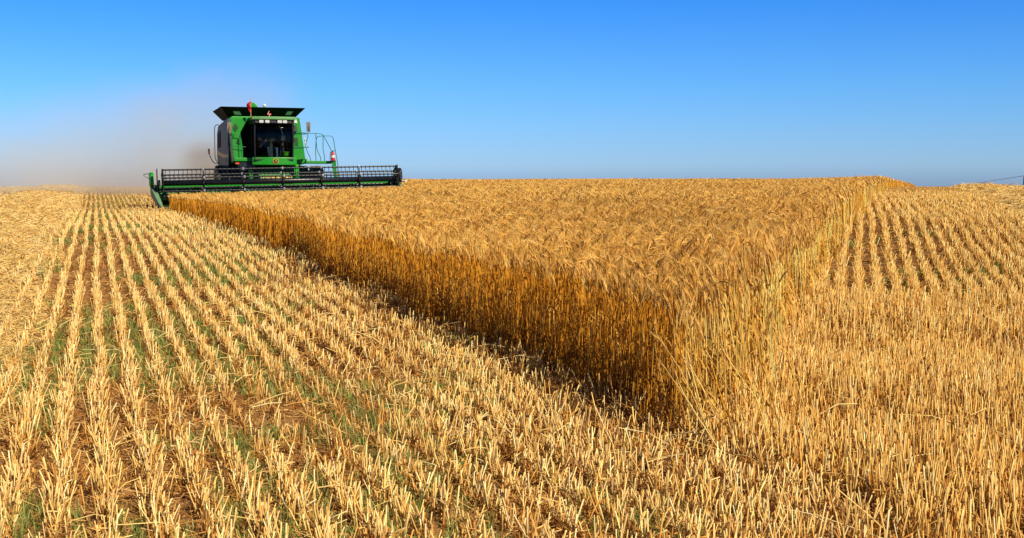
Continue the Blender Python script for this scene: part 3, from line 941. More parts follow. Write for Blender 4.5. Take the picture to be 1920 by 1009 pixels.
# --- cab
cabf = MB()
fx0, fx1 = -.80, .70
cabf.box(fx0 - .02, fx1 + .02, 1.55, 3.34, 1.86, 1.96)                # floor
cab = cabf.build('cab', M['green_dark'], combine, .02)
m_ = MB()          # curved sill under the windscreen
arc = []
for i in range(13):
    t = -1 + 2 * i / 12
    arc.append((t * .88 - .02, 1.50 + .16 * t * t))
poly = arc + [(x, y + .12) for x, y in reversed(arc)]
m_.prism(poly, 'z', 1.69, 1.99)
m_.box(-.88, .84, 1.75, 3.3, 1.69, 1.855)
sill = m_.build('sill', M['green'], cab, .02)
m_ = MB(); x0, z0 = 0.0, 1.84      # the emblem: dark rounded plate in a yellow ring
def rrect(cx, cz, w, h, r, n=5):
    pts = []
    for sx_, sz_, a0 in ((1, 1, 0), (-1, 1, 90), (-1, -1, 180), (1, -1, 270)):
        for i in range(n + 1):
            a = R(a0 + 90 * i / n)
            pts.append((cx + sx_ * (w / 2 - r) + r * math.cos(a), cz + sz_ * (h / 2 - r) + r * math.sin(a)))
    return pts
m_.prism(rrect(x0, z0, .215, .185, .05), 'y', 1.475, 1.50, 0)
m_.prism(rrect(x0, z0, .165, .138, .035), 'y', 1.468, 1.476, 1)
m_.prism([(x0 - .045, z0 - .03), (x0 - .03, z0 + .01), (x0 + .01, z0 + .02), (x0 + .03, z0 + .045), (x0 + .045, z0 + .02), (x0 + .025, z0 - .005), (x0 + .04, z0 - .035), (x0 + .01, z0 - .01), (x0 - .02, z0 - .01)], 'y', 1.462, 1.469, 0)
m_.build('emblem', [M['stripe'], M['black']], cab)
# roof
m_ = MB()
arc = [(t * .88 - .06, 1.34 + .14 * t * t) for t in [-1 + i / 6 for i in range(13)]]
m_.prism(arc + [(.80, 3.34), (-.92, 3.34)], 'z', 3.47, 3.60)
m_.build('roof', M['green_light'], cab, .035, segs=3)
m_ = MB()
arc = [(t * .82 - .06, 1.42 + .14 * t * t) for t in [-1 + i / 6 for i in range(13)]]
m_.prism(arc + [(.74, 3.30), (-.86, 3.30)], 'z', 3.32, 3.468)
m_.build('roof_underside', M['black'], cab, .02)
lamp0 = None
for i, px in enumerate((492.5, 503.5, 526.5, 536.5)):
    x = PX(px, 1.4)
    t = (x + .06) / .82
    y = 1.40 + .14 * t * t
    m_ = MB(); m_.prism(rrect(x, 3.40, .17, .105, .03), 'y', y - .05, y + .04, 0)
    m_.prism(rrect(x, 3.40, .145, .082, .025), 'y', y - .056, y - .05, 1)
    lo_ = m_.build('work_light', [M['white'], M['lens']], cab)
m_ = MB(); x = PX(514.5, 1.4); m_.prism(rrect(x, 3.40, .22, .07, .02), 'y', 1.37, 1.45); m_.build('radio_panel', M['console'], cab)
for px in (484, 545):
    x = PX(px, 1.5); t = (x + .06) / .82
    m_ = MB(); m_.prism(rrect(x, 3.40, .12, .09, .03), 'y', 1.39 + .14 * t * t, 1.47 + .14 * t * t); m_.build('side_lamp', M['console'], cab)
# posts, mullion strips, side glass, windscreen
for x in (fx0, fx1):
    m_ = MB(); m_.tube([(x, 1.64, 1.98), (x * 1.02, 1.56, 2.7), (x, 1.62, 3.34)], .032, 6); m_.build('corner_post', M['black'], cab)
    m_ = MB(); m_.box(x - .03, x + .03, 3.24, 3.33, 1.96, 3.34); m_.build('rear_post', M['black'], cab)
m_ = MB()
N1 = 12
b0 = len(m_.v)
for j, (z, bulge) in enumerate(((1.985, 0), (2.4, .05), (2.8, .06), (3.1, .045), (3.33, .0))):
    for i in range(N1 + 1):
        t = -1 + 2 * i / N1
        m_.v.append((t * .75 - .05, 1.53 + .13 * t * t - bulge, z))
for j in range(4):
    for i in range(N1):
        a = b0 + j * (N1 + 1) + i
        m_.face([a, a + 1, a + N1 + 2, a + N1 + 1])
ws = m_.build('windscreen', M['glass'], cab, smooth_=True)
so_ = ws.modifiers.new('thick', 'SOLIDIFY'); so_.thickness = .006
for x in (fx0 - .02, fx1 + .02):
    m_ = MB(); m_.box(x - .003, x + .003, 1.68, 3.22, 2.0, 3.32); m_.build('side_window', M['glass'], cab)
    m_ = MB(); m_.tube([(x, 2.5, 1.98), (x, 2.5, 3.33)], .02, 6); m_.build('door_post', M['black'], cab)
m_ = MB(); m_.box(fx0, fx1, 3.26, 3.32, 1.96, 3.33); m_.build('rear_wall', M['void'], cab)
m_ = MB(); m_.tube([(.12, 1.50, 3.30), (.22, 1.47, 3.10), (.30, 1.47, 2.86)], .008, 5); m_.build('wiper', M['console'], cab)
# interior
m_ = MB(); m_.box(-.25, .25, 2.55, 3.0, 2.2, 2.34); m_.box(-.24, .24, 2.95, 3.08, 2.3, 2.98, 0, .03, 0); m_.box(-.12, .12, 2.96, 3.06, 3.0, 3.16)
m_.box(-.15, .15, 2.65, 2.95, 1.96, 2.2); m_.build('driver_seat', M['fabric'], cab, .04)
m_ = MB(); m_.box(-.19, -.06, 1.86, 2.0, 1.96, 2.55, 0, .01, .02); m_.tube([(-.12, 1.93, 2.5), (-.12, 2.0, 2.72)], .03, 8)
m_.build('steering_column', M['console'], cab, .01)
m_ = MB()
ring = [(-.12 + .18 * math.cos(a), 2.03 + .15 * math.sin(a), 2.73 + .09 * math.sin(a)) for a in [2 * math.pi * i / 20 for i in range(21)]]
m_.tube(ring, .014, 6, cap=False); m_.tube([ring[0], ring[10]], .012, 5); m_.build('steering_wheel', M['console'], cab)
m_ = MB(); m_.box(.28, .46, 2.2, 2.95, 1.96, 2.46); m_.box(.30, .44, 2.05, 2.3, 2.46, 2.62, 0, .02, .03)
m_.build('armrest_console', M['console'], cab, .02)
m_ = MB(); m_.prism(rrect(.38, 2.78, .17, .22, .02), 'y', 2.0, 2.05); m_.tube([(.38, 2.05, 2.68), (.40, 2.2, 2.5)], .012, 6)
m_.build('monitor', M['console'], cab)

# --- grain tank
m_ = MB()
bot = [(-1.56, 4.3), (1.16, 4.3), (1.16, 7.0), (-1.56, 7.0)]
top = [(-1.92, 3.7), (1.55, 3.7), (1.55, 7.5), (-1.92, 7.5)]
zb, zt = 3.68, 4.10
for i in range(4):
    j = (i + 1) % 4
    cx, cy = -.2, 5.6
    def ins(p, d=.03): 
        vx, vy = cx - p[0], cy - p[1]
        return (p[0] + math.copysign(d, vx), p[1] + math.copysign(d, vy))
    a, b2, c2, d2 = bot[i], bot[j], top[j], top[i]
    ai, bi, ci, di = ins(a), ins(b2), ins(c2), ins(d2)
    m_.hexa([(*a, zb), (*b2, zb), (*bi, zb), (*ai, zb), (*d2, zt), (*c2, zt), (*ci, zt), (*di, zt)])
tank = m_.build('grain_tank', M['tank'], combine)
def on_tank(px, py):
    # point on the sloping front wall (y 4.3 at z 3.68 to y 3.7 at z 4.10)
    z = PZ(py, 3.95, PX(px, 3.95)); y = 4.3 - .6 * (z - zb) / (zt - zb)
    return PX(px, y), y, z
for q in ([(440, 209.5), (452, 209.8), (456, 216), (443.5, 215.8)], [(542, 209.8), (552, 210), (547, 216), (537, 216)]):
    m_ = MB(); pp = [on_tank(*k) for k in q]
    m_.hexa([(x, y - .012, z - .008) for x, y, z in pp] + [(x, y + .01, z + .007) for x, y, z in pp])
    m_.build('tank_window', M['tankwin'], tank)
m_ = MB()
m_.box(-1.5, 1.1, 4.3, 7.0, 3.60, 3.675); m_.build('tank_floor', M['tank'], tank)
# auger cover that stands above the tank
m_ = MB(); b = 5.6
pts = [(PX(x, b), PZ(y, b, PX(x, b))) for x, y in [(464, 206), (467, 200), (474, 193.5), (478.5, 194), (484.5, 200), (484.5, 208), (464, 208)]]
m_.prism(pts, 'y', 5.4, 5.9); ac = m_.build('auger_cover', M['green'], combine, .03)
m_ = MB(); pts = [(PX(x, b), PZ(y, b, PX(x, b))) for x, y in [(484.6, 201), (487.5, 204.5), (487.5, 207), (484.6, 207)]]
m_.prism(pts, 'y', 5.45, 5.85); m_.build('end_cap', M['tan'], ac)
m_ = MB(); x, y, z = P3(498.5, 199, 5.0)
m_.ball((x, y, z), .068, 0, sc=(1, 1, 1.0)); m_.tube([(x, y, z - .42), (x, y, z - .05)], .022, 8)
m_.build('receiver_globe', M['white'], combine, smooth_=True)
m_ = MB(); x, y, z = P3(507.5, 213.5, 2.2)
m_.tube([(x, y, 3.59), (x, y, z - .04)], .012, 6, 1)
m_.hexa([(x - .09, y - .02, z - .05), (x + .06, y - .02, z - .07), (x + .06, y + .02, z - .07), (x - .09, y + .02, z - .05), (x - .05, y - .02, z + .0), (x + .08, y - .02, z - .02), (x + .08, y + .02, z - .02), (x - .05, y + .02, z)])
m_.hexa([(x - .08, y - .02, z - .02), (x - .04, y - .02, z - .02), (x - .04, y + .02, z - .02), (x - .08, y + .02, z - .02), (x - .02, y - .02, z + .09), (x + .01, y - .02, z + .09), (x + .01, y + .02, z + .09), (x - .02, y + .02, z + .09)])
m_.build('marker_lamp', [M['pink'], M['white']], combine)

# --- mirrors
for px, py, w, h, b in ((432.3, 240, .17, .42, 2.05), (580.3, 238.5, .15, .40, 2.6)):
    x, y, z = P3(px, py, b)
    m_ = MB(); m_.prism(rrect(x, z, w, h, .035), 'y', b - .05, b + .03)
    mo = m_.build('mirror', M['mirror_back'], combine, .012)
    m_ = MB()
    if px < 500: m_.tube(rail([(x + .0, b - .06, z + .04), (x - .03, b - .09, z - .12), (x - .05, b - .09, z - .27), (x + .1, b, z - .32), (-.95, 3.0, z - .32), (-.95, 3.30, z - .32)]), .012, 6)
    else: m_.tube(rail([(x, b - .06, z), (x + .02, b - .07, z - .26), (x - .12, b, z - .30), (1.15, 3.0, z - .32), (1.15, 3.36, z - .32)]), .012, 6)
    m_.build('mirror_arm', M['black'], mo)

# --- left side: platform ledge, reflector, rails, swing-out lamp
m_ = MB(); m_.box(PX(441, 2.1), PX(474, 2.1), 2.0, 3.3, PZ(303.5, 2.9, -1), PZ(297, 2.9, -1)); m_.build('side_ledge', M['green'], combine, .02)
m_ = MB(); x, y, z = P3(446.5, 306.5, 2.0); m_.prism(rrect(x, z, .14, .06, .02), 'y', 1.96, 2.05); m_.build('reflector', M['orange'], combine)
m_ = MB(); m_.box(-1.35, -.75, 2.05, 3.3, 1.45, PZ(304, 2.9, -1)); m_.build('step_box', M['black'], combine, .02)
for pts, r in (([P3(455.5, 296, 2.05), P3(454, 275, 2.05), P3(452.5, 252.5, 2.05), P3(440, 252.5, 2.05), P3(434, 253, 2.2)], .015),
               ([P3(437.5, 274.5, 2.1), P3(454, 275, 2.05), P3(463, 276, 2.05)], .012)):
    m_ = MB(); m_.tube(rail(pts), r, 6); m_.build('handrail', M['rail'], combine)
m_ = MB(); m_.tube(rail([P3(413, 234.5, 5.2), P3(407.5, 235, 5.2), P3(405, 240, 5.2), P3(405, 270, 5.2), P3(405.2, 296, 5.2), P3(408, 303, 5.2), P3(413, 306, 5.2)]), .018, 6)
m_.build('side_handrail', M['green_pale'], combine)
m_ = MB()
m_.tube(rail([P3(414, 306, 4.0), P3(404.5, 306.5, 4.0), P3(401, 303.5, 3.8), P3(395.5, 293, 3.6), P3(394.5, 288, 3.6)]), .017, 6)
so_ = m_.build('lamp_arm', M['black'], combine)
m_ = MB(); x, y, z = P3(394, 285.2, 3.6)
m_.box(x - .035, x + .035, 3.56, 3.64, z - .09, z + .01, 1); m_.box(x - .04, x + .03, 3.555, 3.645, z + .012, z + .13, 0)
m_.build('end_marker', [M['black'], M['red']], so_, .01)

# --- right side: platform, rails, ladder
m_ = MB(); m_.box(PX(574, 2.5), PX(622, 2.5), 2.3, 3.2, PZ(307, 2.5, 1.9), PZ(302, 2.5, 1.9)); m_.build('access_platform', M['green'], combine, .012)
m_ = MB(); m_.tube([P3(549, 301, 2.9), P3(576, 303, 2.9)], .07, 8); m_.box(PX(548, 3), PX(575, 3), 2.6, 3.3, PZ(307, 3, 1.1), PZ(298, 3, 1.1)); m_.build('step_bracket', M['green'], combine, .02)
B1 = 2.4; B2 = 3.15
railsets = [
    [P3(568, 250.5, B1), P3(594, 250.8, B1), P3(605.5, 251.5, B1), P3(610, 258, B1), P3(622.5, 282, B1), P3(623.5, 303, B1)],
    [P3(594, 304, B2), P3(593, 281, B2), P3(594.5, 262, B2), P3(596.5, 256.5, B2), P3(607, 255.3, B2), P3(623, 255.5, B2), P3(626.5, 260, B2), P3(630, 283, B2), P3(634, 305, B2), P3(636, 330, B2)],
    [P3(603, 304, B1), P3(602, 294, B1), P3(595.5, 281, B1), P3(593.8, 255, B1), P3(594, 251, B1)],
    [P3(610, 304, B1), P3(609.5, 292, B1), P3(607, 281, B1), P3(607.5, 254, B1)],
    [P3(584, 304, B1), P3(583, 296, B1), P3(576, 281, B1), P3(574, 273, B1), P3(577, 264, B1), P3(579.5, 254, B1), P3(577, 250.6, B1)],
    [P3(626.5, 290, B1 + .2), P3(629, 298, B1 + .2), P3(630.5, 318, B1 + .2), P3(632, 335, B1 + .2)],
]
for pts in railsets:
    m_ = MB(); m_.tube(rail(pts), .0155, 6); m_.build('handrail', M['rail'], combine)
lad = MB()
lad.hexa([P3(627, 333, 2.6), P3(631.5, 333, 2.6), P3(631.5, 333, 3.1), P3(627, 333, 3.1), P3(622.5, 304, 2.6), P3(631, 300, 2.6), P3(631, 300, 3.1), P3(622.5, 304, 3.1)])
lo_ = lad.build('ladder', M['green'], combine, .01)
m_ = MB()
for k in range(4):
    zz = 1.45 - k * .32; m_.box(2.38 + .05 * k, 2.85 + .05 * k, 2.7, 3.15, zz - .03, zz)
m_.hexa([P3(627, 352, 2.62), P3(637, 352, 2.62), P3(637, 352, 2.68), P3(627, 352, 2.68), P3(627, 322, 2.62), P3(636, 322, 2.62), P3(636, 322, 2.68), P3(627, 322, 2.68)], 1)
m_.build('steps', [M['black'], M['green_pale']], lo_)
m_ = MB(); x, y, z = P3(573.5, 264.5, 2.7); m_.tube([(x - .01, y, z + .15), (x, y, z - .12)], [.022, .03], 8); m_.tube([(x, y, z - .12), (x + .01, y, z - .3)], .012, 6)
m_.build('marker_tube', M['white'], combine)

# --- feeder house, axle, wheels
m_ = MB()
m_.hexa([(-.66, 1.15, .45), (.62, 1.15, .45), (.62, 3.5, 1.1), (-.66, 3.5, 1.1), (-.66, 1.15, 1.18), (.62, 1.15, 1.18), (.62, 3.5, 1.72), (-.66, 3.5, 1.72)])
fh = m_.build('feeder_house', M['green_light'], combine, .03)
m_ = MB(); m_.tube([(-.58, 1.02, 1.12), (.55, 1.02, 1.12)], .10, 14); m_.tube([(-.64, .98, 1.0), (.6, .98, 1.0)], .05, 10)
for i in range(6): m_.box(-.5 + i * .2, -.44 + i * .2, .9, 1.1, 1.16, 1.25)
m_.build('drive_roller', M['straw_y'], fh, .0)
m_ = MB(); m_.box(.80, 1.0, 2.0, 2.5, .7, 1.62); m_.tube([(.9, 2.05, 1.4), (.8, 1.2, .7)], .06); m_.ball((.95, 2.3, 1.66), .09); m_.build('lift_arm', M['green'], combine, .01)
m_ = MB(); m_.box(-1.0, -.85, 1.95, 2.5, .7, 1.5); m_.tube([(-.95, 2.0, .9), (-.75, 1.2, .6)], .05); m_.build('lift_arm', M['green'], combine, .01)
m_ = MB(); m_.tube([(-2.2, 3.75, .86), (2.3, 3.75, .86)], .13, 12); m_.build('front_axle', M['green_dark'], combine)
m_ = MB(); m_.tube([(-1.45, 8.1, .62), (1.45, 8.1, .62)], .09, 12); m_.build('rear_axle', M['green_dark'], combine)

def make_wheel(x, y, r, w, sgn):
    m_ = MB(); k = w / 2
    m_.lathe([(r * .55, -k * .8), (r * .72, -k), (r * .90, -k * .96), (r * .955, -k * .8), (r * .965, 0), (r * .955, k * .8), (r * .90, k * .96), (r * .72, k), (r * .55, k * .8), (r * .52, 0)], (0, 0, 0), 'x', 40)
    nl = 20
    for i in range(nl):
        for sd in (-1, 1):
            a0 = 2 * math.pi * (i + (.5 if sd > 0 else 0)) / nl; a1 = a0 + .24
            r0, r1 = r * .945, r * 1.0
            def cyl(a, xx, rr): return (xx, rr * math.cos(a), rr * math.sin(a))
            da = .05
            xi, xo_ = sd * k * .02, sd * k * .94
            m_.hexa([cyl(a0 - da, xi, r0), cyl(a0 + da, xi, r0), cyl(a1 + da, xo_, r0 * .97), cyl(a1 - da, xo_, r0 * .97),
                     cyl(a0 - da * .7, xi, r1), cyl(a0 + da * .7, xi, r1), cyl(a1 + da * .7, xo_, r1 * .985), cyl(a1 - da * .7, xo_, r1 * .985)])
    t = m_.build('tyre', M['rubber'], combine)
    t.location = (x, y, r)
    t.name = 'wheel'
    m_ = MB()
    m_.lathe([(r * .57, -k * .78), (r * .53, -k * .82), (r * .50, -k * .5), (r * .50, k * .5), (r * .53, k * .82), (r * .57, k * .78)], (0, 0, 0), 'x', 32)
    dx = sgn * k * .35
    m_.lathe([(.02, dx - .03), (r * .51, dx - .03), (r * .51, dx), (r * .3, dx + sgn * .05), (.02, dx + sgn * .05)], (0, 0, 0), 'x', 24)
    m_.lathe([(.02, dx), (.14, dx), (.14, dx + sgn * .12), (.02, dx + sgn * .12)], (0, 0, 0), 'x', 16)
    m_.build('rim', M['yellow'], t)
    return t
for x, sgn in ((-1.92, -1), (-1.28, -1), (1.34, 1), (1.98, 1)): make_wheel(x, 3.75, .855, .50, sgn)
for x, sgn in ((-1.45, -1), (1.45, 1)): make_wheel(x, 8.1, .62, .42, sgn)

# --- header
HW = 4.62
m_ = MB()
m_.box(-HW, HW, 1.08, 1.13, .30, .86, 1)             # back sheet, its shade painted in with the darker green
m_.box(-HW, HW, .98, 1.20, .862, .965, 0)            # top beam
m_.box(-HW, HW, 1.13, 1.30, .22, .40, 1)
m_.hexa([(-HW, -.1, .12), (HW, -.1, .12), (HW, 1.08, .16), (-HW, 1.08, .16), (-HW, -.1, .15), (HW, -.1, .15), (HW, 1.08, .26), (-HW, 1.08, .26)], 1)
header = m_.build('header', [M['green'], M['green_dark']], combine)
header.rotation_euler = (0, -R(1.25), 0)          # the header follows the cross slope
m_ = MB(); m_.box(-HW, HW, -.16, -.1, .10, .15)
for i in range(60):
    x = -HW + .08 + i * (2 * HW - .16) / 59
    m_.prism([(-.12, .11), (-.12, .15), (-.26, .125)], 'x', x - .012, x + .012)
m_.build('cutter_bar', M['steel'], header)
m_ = MB(); m_.tube([(-HW + .1, .68, .55), (HW - .1, .68, .55)], .16, 14)
for sd, x0, x1 in ((1, -HW + .12, -.5), (-1, .5, HW - .12)):
    nt_ = 220; prev = None
    for i in range(nt_):
        t = i / (nt_ - 1); x = x0 + (x1 - x0) * t; a = sd * 2 * math.pi * (x / .5)
        p0 = (x, .68 + .15 * math.cos(a), .55 + .15 * math.sin(a)); p1 = (x, .68 + .29 * math.cos(a), .55 + .29 * math.sin(a))
        if prev:
            b = len(m_.v); m_.v += [prev[0], prev[1], p1, p0]; m_.face([b, b + 1, b + 2, b + 3])
        prev = (p0, p1)
m_.build('intake_auger', M['green_light'], header)
# reel
RX0, RX1, RZ, RY, RR = -4.42, 4.58, 1.045, 0.0, .50
m_ = MB(); m_.tube([(RX0, RY, RZ), (RX1, RY, RZ)], .11, 18); m_.build('reel_tube', M['reel'], header, smooth_=True)
m_ = MB()      # empty builder, no geometry
NB = 6; A0 = R(82)
sup = [RX0 + (RX1 - RX0) * i / 6 for i in range(7)]
bang = [A0 + 2 * math.pi * k / NB for k in range(NB)]
def bar_pt(k, x, r=RR):
    a = bang[k]; return (x, RY - r * math.cos(a), RZ + r * math.sin(a))
for k in range(NB):
    m_ = MB()
    c = bar_pt(k, 0)
    m_.tube([bar_pt(k, RX0), bar_pt(k, RX1)], .030, 8)
    x = RX0 + .1
    while x < RX1 - .05:
        m_.tube([(x, c[1], c[2]), (x + .004, c[1] - .03, c[2] - .13), (x + .008, c[1] + .01, c[2] - .27)], [.011, .010, .006], 4)
        m_.box(x - .018, x + .018, c[1] - .03, c[1] + .03, c[2] - .035, c[2] + .03)
        x += .163
    m_.build('reel_bat', M['reel'], header)
for i, x in enumerate(sup):
    m_ = MB(); end = i in (0, 6)
    r_o = .5
    for k in range(NB):
        p = bar_pt(k, x); q = bar_pt((k + 1) % NB, x)
        d = Vector(p) - Vector((x, RY, RZ))
        m_.tube([(x, RY, RZ), p], .024 if not end else .03, 6)
        m_.box(x - .035, x + .035, p[1] - .045, p[1] + .045, p[2] - .045, p[2] + .045, 1 if not end else 0)
        if end: m_.tube([p, q], .028, 6)
    m_.lathe([(.08, -.03), (.17, -.03), (.17, .03), (.08, .03)], (x, RY, RZ), 'x', 20)
    m_.build('reel_spider', [M['black'], M['steel']], header, .006)
for x in (RX0 - .13, RX1 + .12):      # arms that carry the reel
    m_ = MB(); m_.prism([(1.15, 1.08), (1.15, .92), (.2, .96), (-.35, .93), (-.35, 1.07), (-.05, 1.17), (.1, 1.17)], 'x', x - .035, x + .035)
    m_.prism([(1.2, .4), (1.05, .4), (1.0, 1.05), (1.2, 1.05)], 'x', x - .05, x + .05)
    m_.tube([(x, 1.0, .65), (x, .45, .95)], .03, 8)
    m_.prism([(.04, 1.6), (-.07, 1.60), (-.13, 1.05), (-.1, .55), (.1, .55), (.10, 1.05)], 'x', x - .09, x - .05)
    m_.build('reel_arm', M['black'], header, .01)
m_ = MB()
for i in range(1, 6):
    x = sup[i]
    m_.box(x - .03, x + .03, 1.0, 1.22, .80, .99)
m_.tube([(-HW + .2, .95, .74), (HW - .2, .95, .74)], .022, 8); m_.build('hydraulic_line', M['black'], header)
# end dividers
def divider(sg, x):
    m_ = MB()
    xi = x
    # end sheet
    m_.prism([(1.25, .18), (1.25, .95), (.9, 1.0), (.1, .86), (-.5, .55), (-1.0, .18), (-.95, .12), (.6, .12)], 'x', xi - .03, xi + .03)
    d = m_.build('divider', M['black'], header, .01)
    m_ = MB()   # rounded drive cover
    m_.prism([(1.15, .92), (1.22, 1.0), (1.22, 1.38), (1.1, 1.47), (.45, 1.47), (.3, 1.36), (.26, 1.05), (.36, .88)], 'x', xi + sg * .14 - .075, xi + sg * .14 + .075)
    m_.build('drive_cover', M['green'] if sg < 0 else M['black'], d, .05, segs=3)
    m_ = MB()   # long nose running down to the tip
    def sec(y, z, w, h, ox): return [(xi + ox - w, y, z - h), (xi + ox + w, y, z - h), (xi + ox + w, y, z + h), (xi + ox - w, y, z + h)]
    secs = [sec(.9, .78, .09, .12, sg * .10), sec(.3, .70, .09, .18, sg * .09), (sec(-.4, .48, .085, .15, sg * .02)), sec(-.95, .26, .07, .09, -sg * .07), sec(-1.35, .10, .03, .035, -sg * .14)]
    b = len(m_.v)
    for s_ in secs: m_.v += s_
    for i in range(len(secs) - 1):
        for j in range(4):
            j2 = (j + 1) % 4; m_.face([b + i * 4 + j, b + i * 4 + j2, b + i * 4 + 4 + j2, b + i * 4 + 4 + j])
    m_.face([b, b + 1, b + 2, b + 3]); e = b + 4 * (len(secs) - 1); m_.face([e, e + 1, e + 2, e + 3])
    m_.build('divider_nose', M['green_pale'], d, .02)
    m_ = MB(); xt = xi - sg * .145
    m_.hexa([(xt - .04, -1.36, .05), (xt + .04, -1.36, .05), (xt + .04, -1.28, .05), (xt - .04, -1.28, .05), (xt - .035, -1.37, .15), (xt + .035, -1.37, .15), (xt + .035, -1.28, .17), (xt - .035, -1.28, .17)])
    m_.tube([(xt, -1.36, .10), (xt - sg * .03, -1.48, .06)], [.04, .01], 8)
    m_.build('divider_tip', M['yellow'], d, .008)
    return d
dv = divider(-1, -4.66)
divider(1, 4.70)
m_ = MB(); m_.tube(rail([(-4.86, .7, 1.42), (-5.08, .7, 1.40), (-5.06, .7, 1.34), (-4.86, .7, 1.22)]), .014, 6); m_.build('hose_loop', M['black'], dv)
m_ = MB(); m_.tube([(4.7, .1, 1.0), (4.9, .1, .95), (4.97, .1, .93)], .04, 8); m_.box(4.97, 5.04, .06, .14, .9, .97, 1); m_.tube([(4.6, -.1, 1.3), (4.75, .1, 1.0)], .06, 8)
m_.build('reel_drive', [M['black'], M['white']], header)

# ------------------------------------------------------------------ things carried by the machine (own objects, own world place)
ROOT = Matrix.Translation((HX, HY, CZ)) @ Matrix.Rotation(R(18), 4, 'Z')
def carried(name, loc):
    o = thing(name)
    o.matrix_world = ROOT @ Matrix.Translation(loc)
    return o
fx_, fy_, fz_ = P3(473, 226, 1.9)
fl = carried('flag', (fx_, fy_, 3.58))
tag(fl, 'dark red flag on a thin pole at the front of the combine roof', 'flag')
m_ = MB(); m_.tube([(0, 0, 0), (.01, 0, .8), (.0, 0, PZ(189, 1.9, fx_) - 3.58)], [.013, .010, .006], 6); m_.build('pole', M['tan'], fl)
zt_ = PZ(190.5, 1.9, fx_) - 3.58; zb_ = PZ(212.5, 1.9, fx_) - 3.58
m_ = MB(); b = 0
NZ = 14
wv = [0, .02, .09, .125, .14, .14, .135, .13, .12, .11, .095, .08, .06, .03, .01]
for i in range(NZ + 1):
    z = zt_ + (zb_ - zt_) * i / NZ
    for j in range(5):
        t = j / 4
        m_.v.append((-t * wv[i] + .012 * math.sin(i * .9), .05 * math.sin(t * 5 + i * .5) * (t > 0), z))
for i in range(NZ):
    for j in range(4):
        a = i * 5 + j; m_.face([a, a + 1, a + 6, a + 5])
fo_ = m_.build('cloth', M['red_cloth'], fl, smooth_=True); s_ = fo_.modifiers.new('t', 'SOLIDIFY'); s_.thickness = .012

ex = P3(625.3, 294.5, 2.1)
fe = carried('fire_extinguisher', (ex[0], ex[1], ex[2] - .22))
tag(fe, 'red fire extinguisher with a white label on the platform rail by the ladder', 'fire extinguisher')
m_ = MB(); m_.lathe([(.001, 0), (.072, 0), (.078, .03), (.078, .33), (.06, .39), (.03, .41), (.001, .42)], (0, 0, 0), 'z', 20); m_.build('cylinder', M['red'], fe, smooth_=True)
m_ = MB(); m_.lathe([(.0795, .19), (.0815, .19), (.0815, .29), (.0795, .29)], (0, 0, 0), 'z', 20); m_.build('label_band', M['white'], fe)
m_ = MB(); m_.box(-.02, .02, -.02, .02, .415, .46); m_.box(-.02, .09, -.015, .015, .46, .48); m_.tube([(-.02, 0, .44), (-.10, 0, .40), (-.115, 0, .22), (-.11, 0, .06)], .014, 6); m_.build('valve', M['black'], fe)
m_ = MB(); m_.lathe([(.08, .02), (.092, .02), (.092, .07), (.08, .07)], (0, 0, 0), 'z', 16); m_.box(-.03, .03, .09, .15, .0, .3); m_.build('bracket', M['black'], fe)

bx_ = P3(539, 291, 1.85)
bu = carried('bucket', (bx_[0] - .02, 1.92, 1.965))
tag(bu, 'bright lime green bucket on the cab floor behind the windscreen', 'bucket')
m_ = MB(); m_.lathe([(.001, 0), (.10, 0), (.135, .24), (.145, .24), (.145, .26), (.125, .26), (.09, .02), (.001, .02)], (0, 0, 0), 'z', 24); m_.build('pail', M['lime'], bu, smooth_=False)
m_ = MB(); m_.tube([(.14 * math.cos(a), -.02 - .0 * a, .25 - .1 * math.sin(a)) for a in [math.pi * i / 10 for i in range(11)]], .005, 5); m_.build('handle', M['steel'], bu)

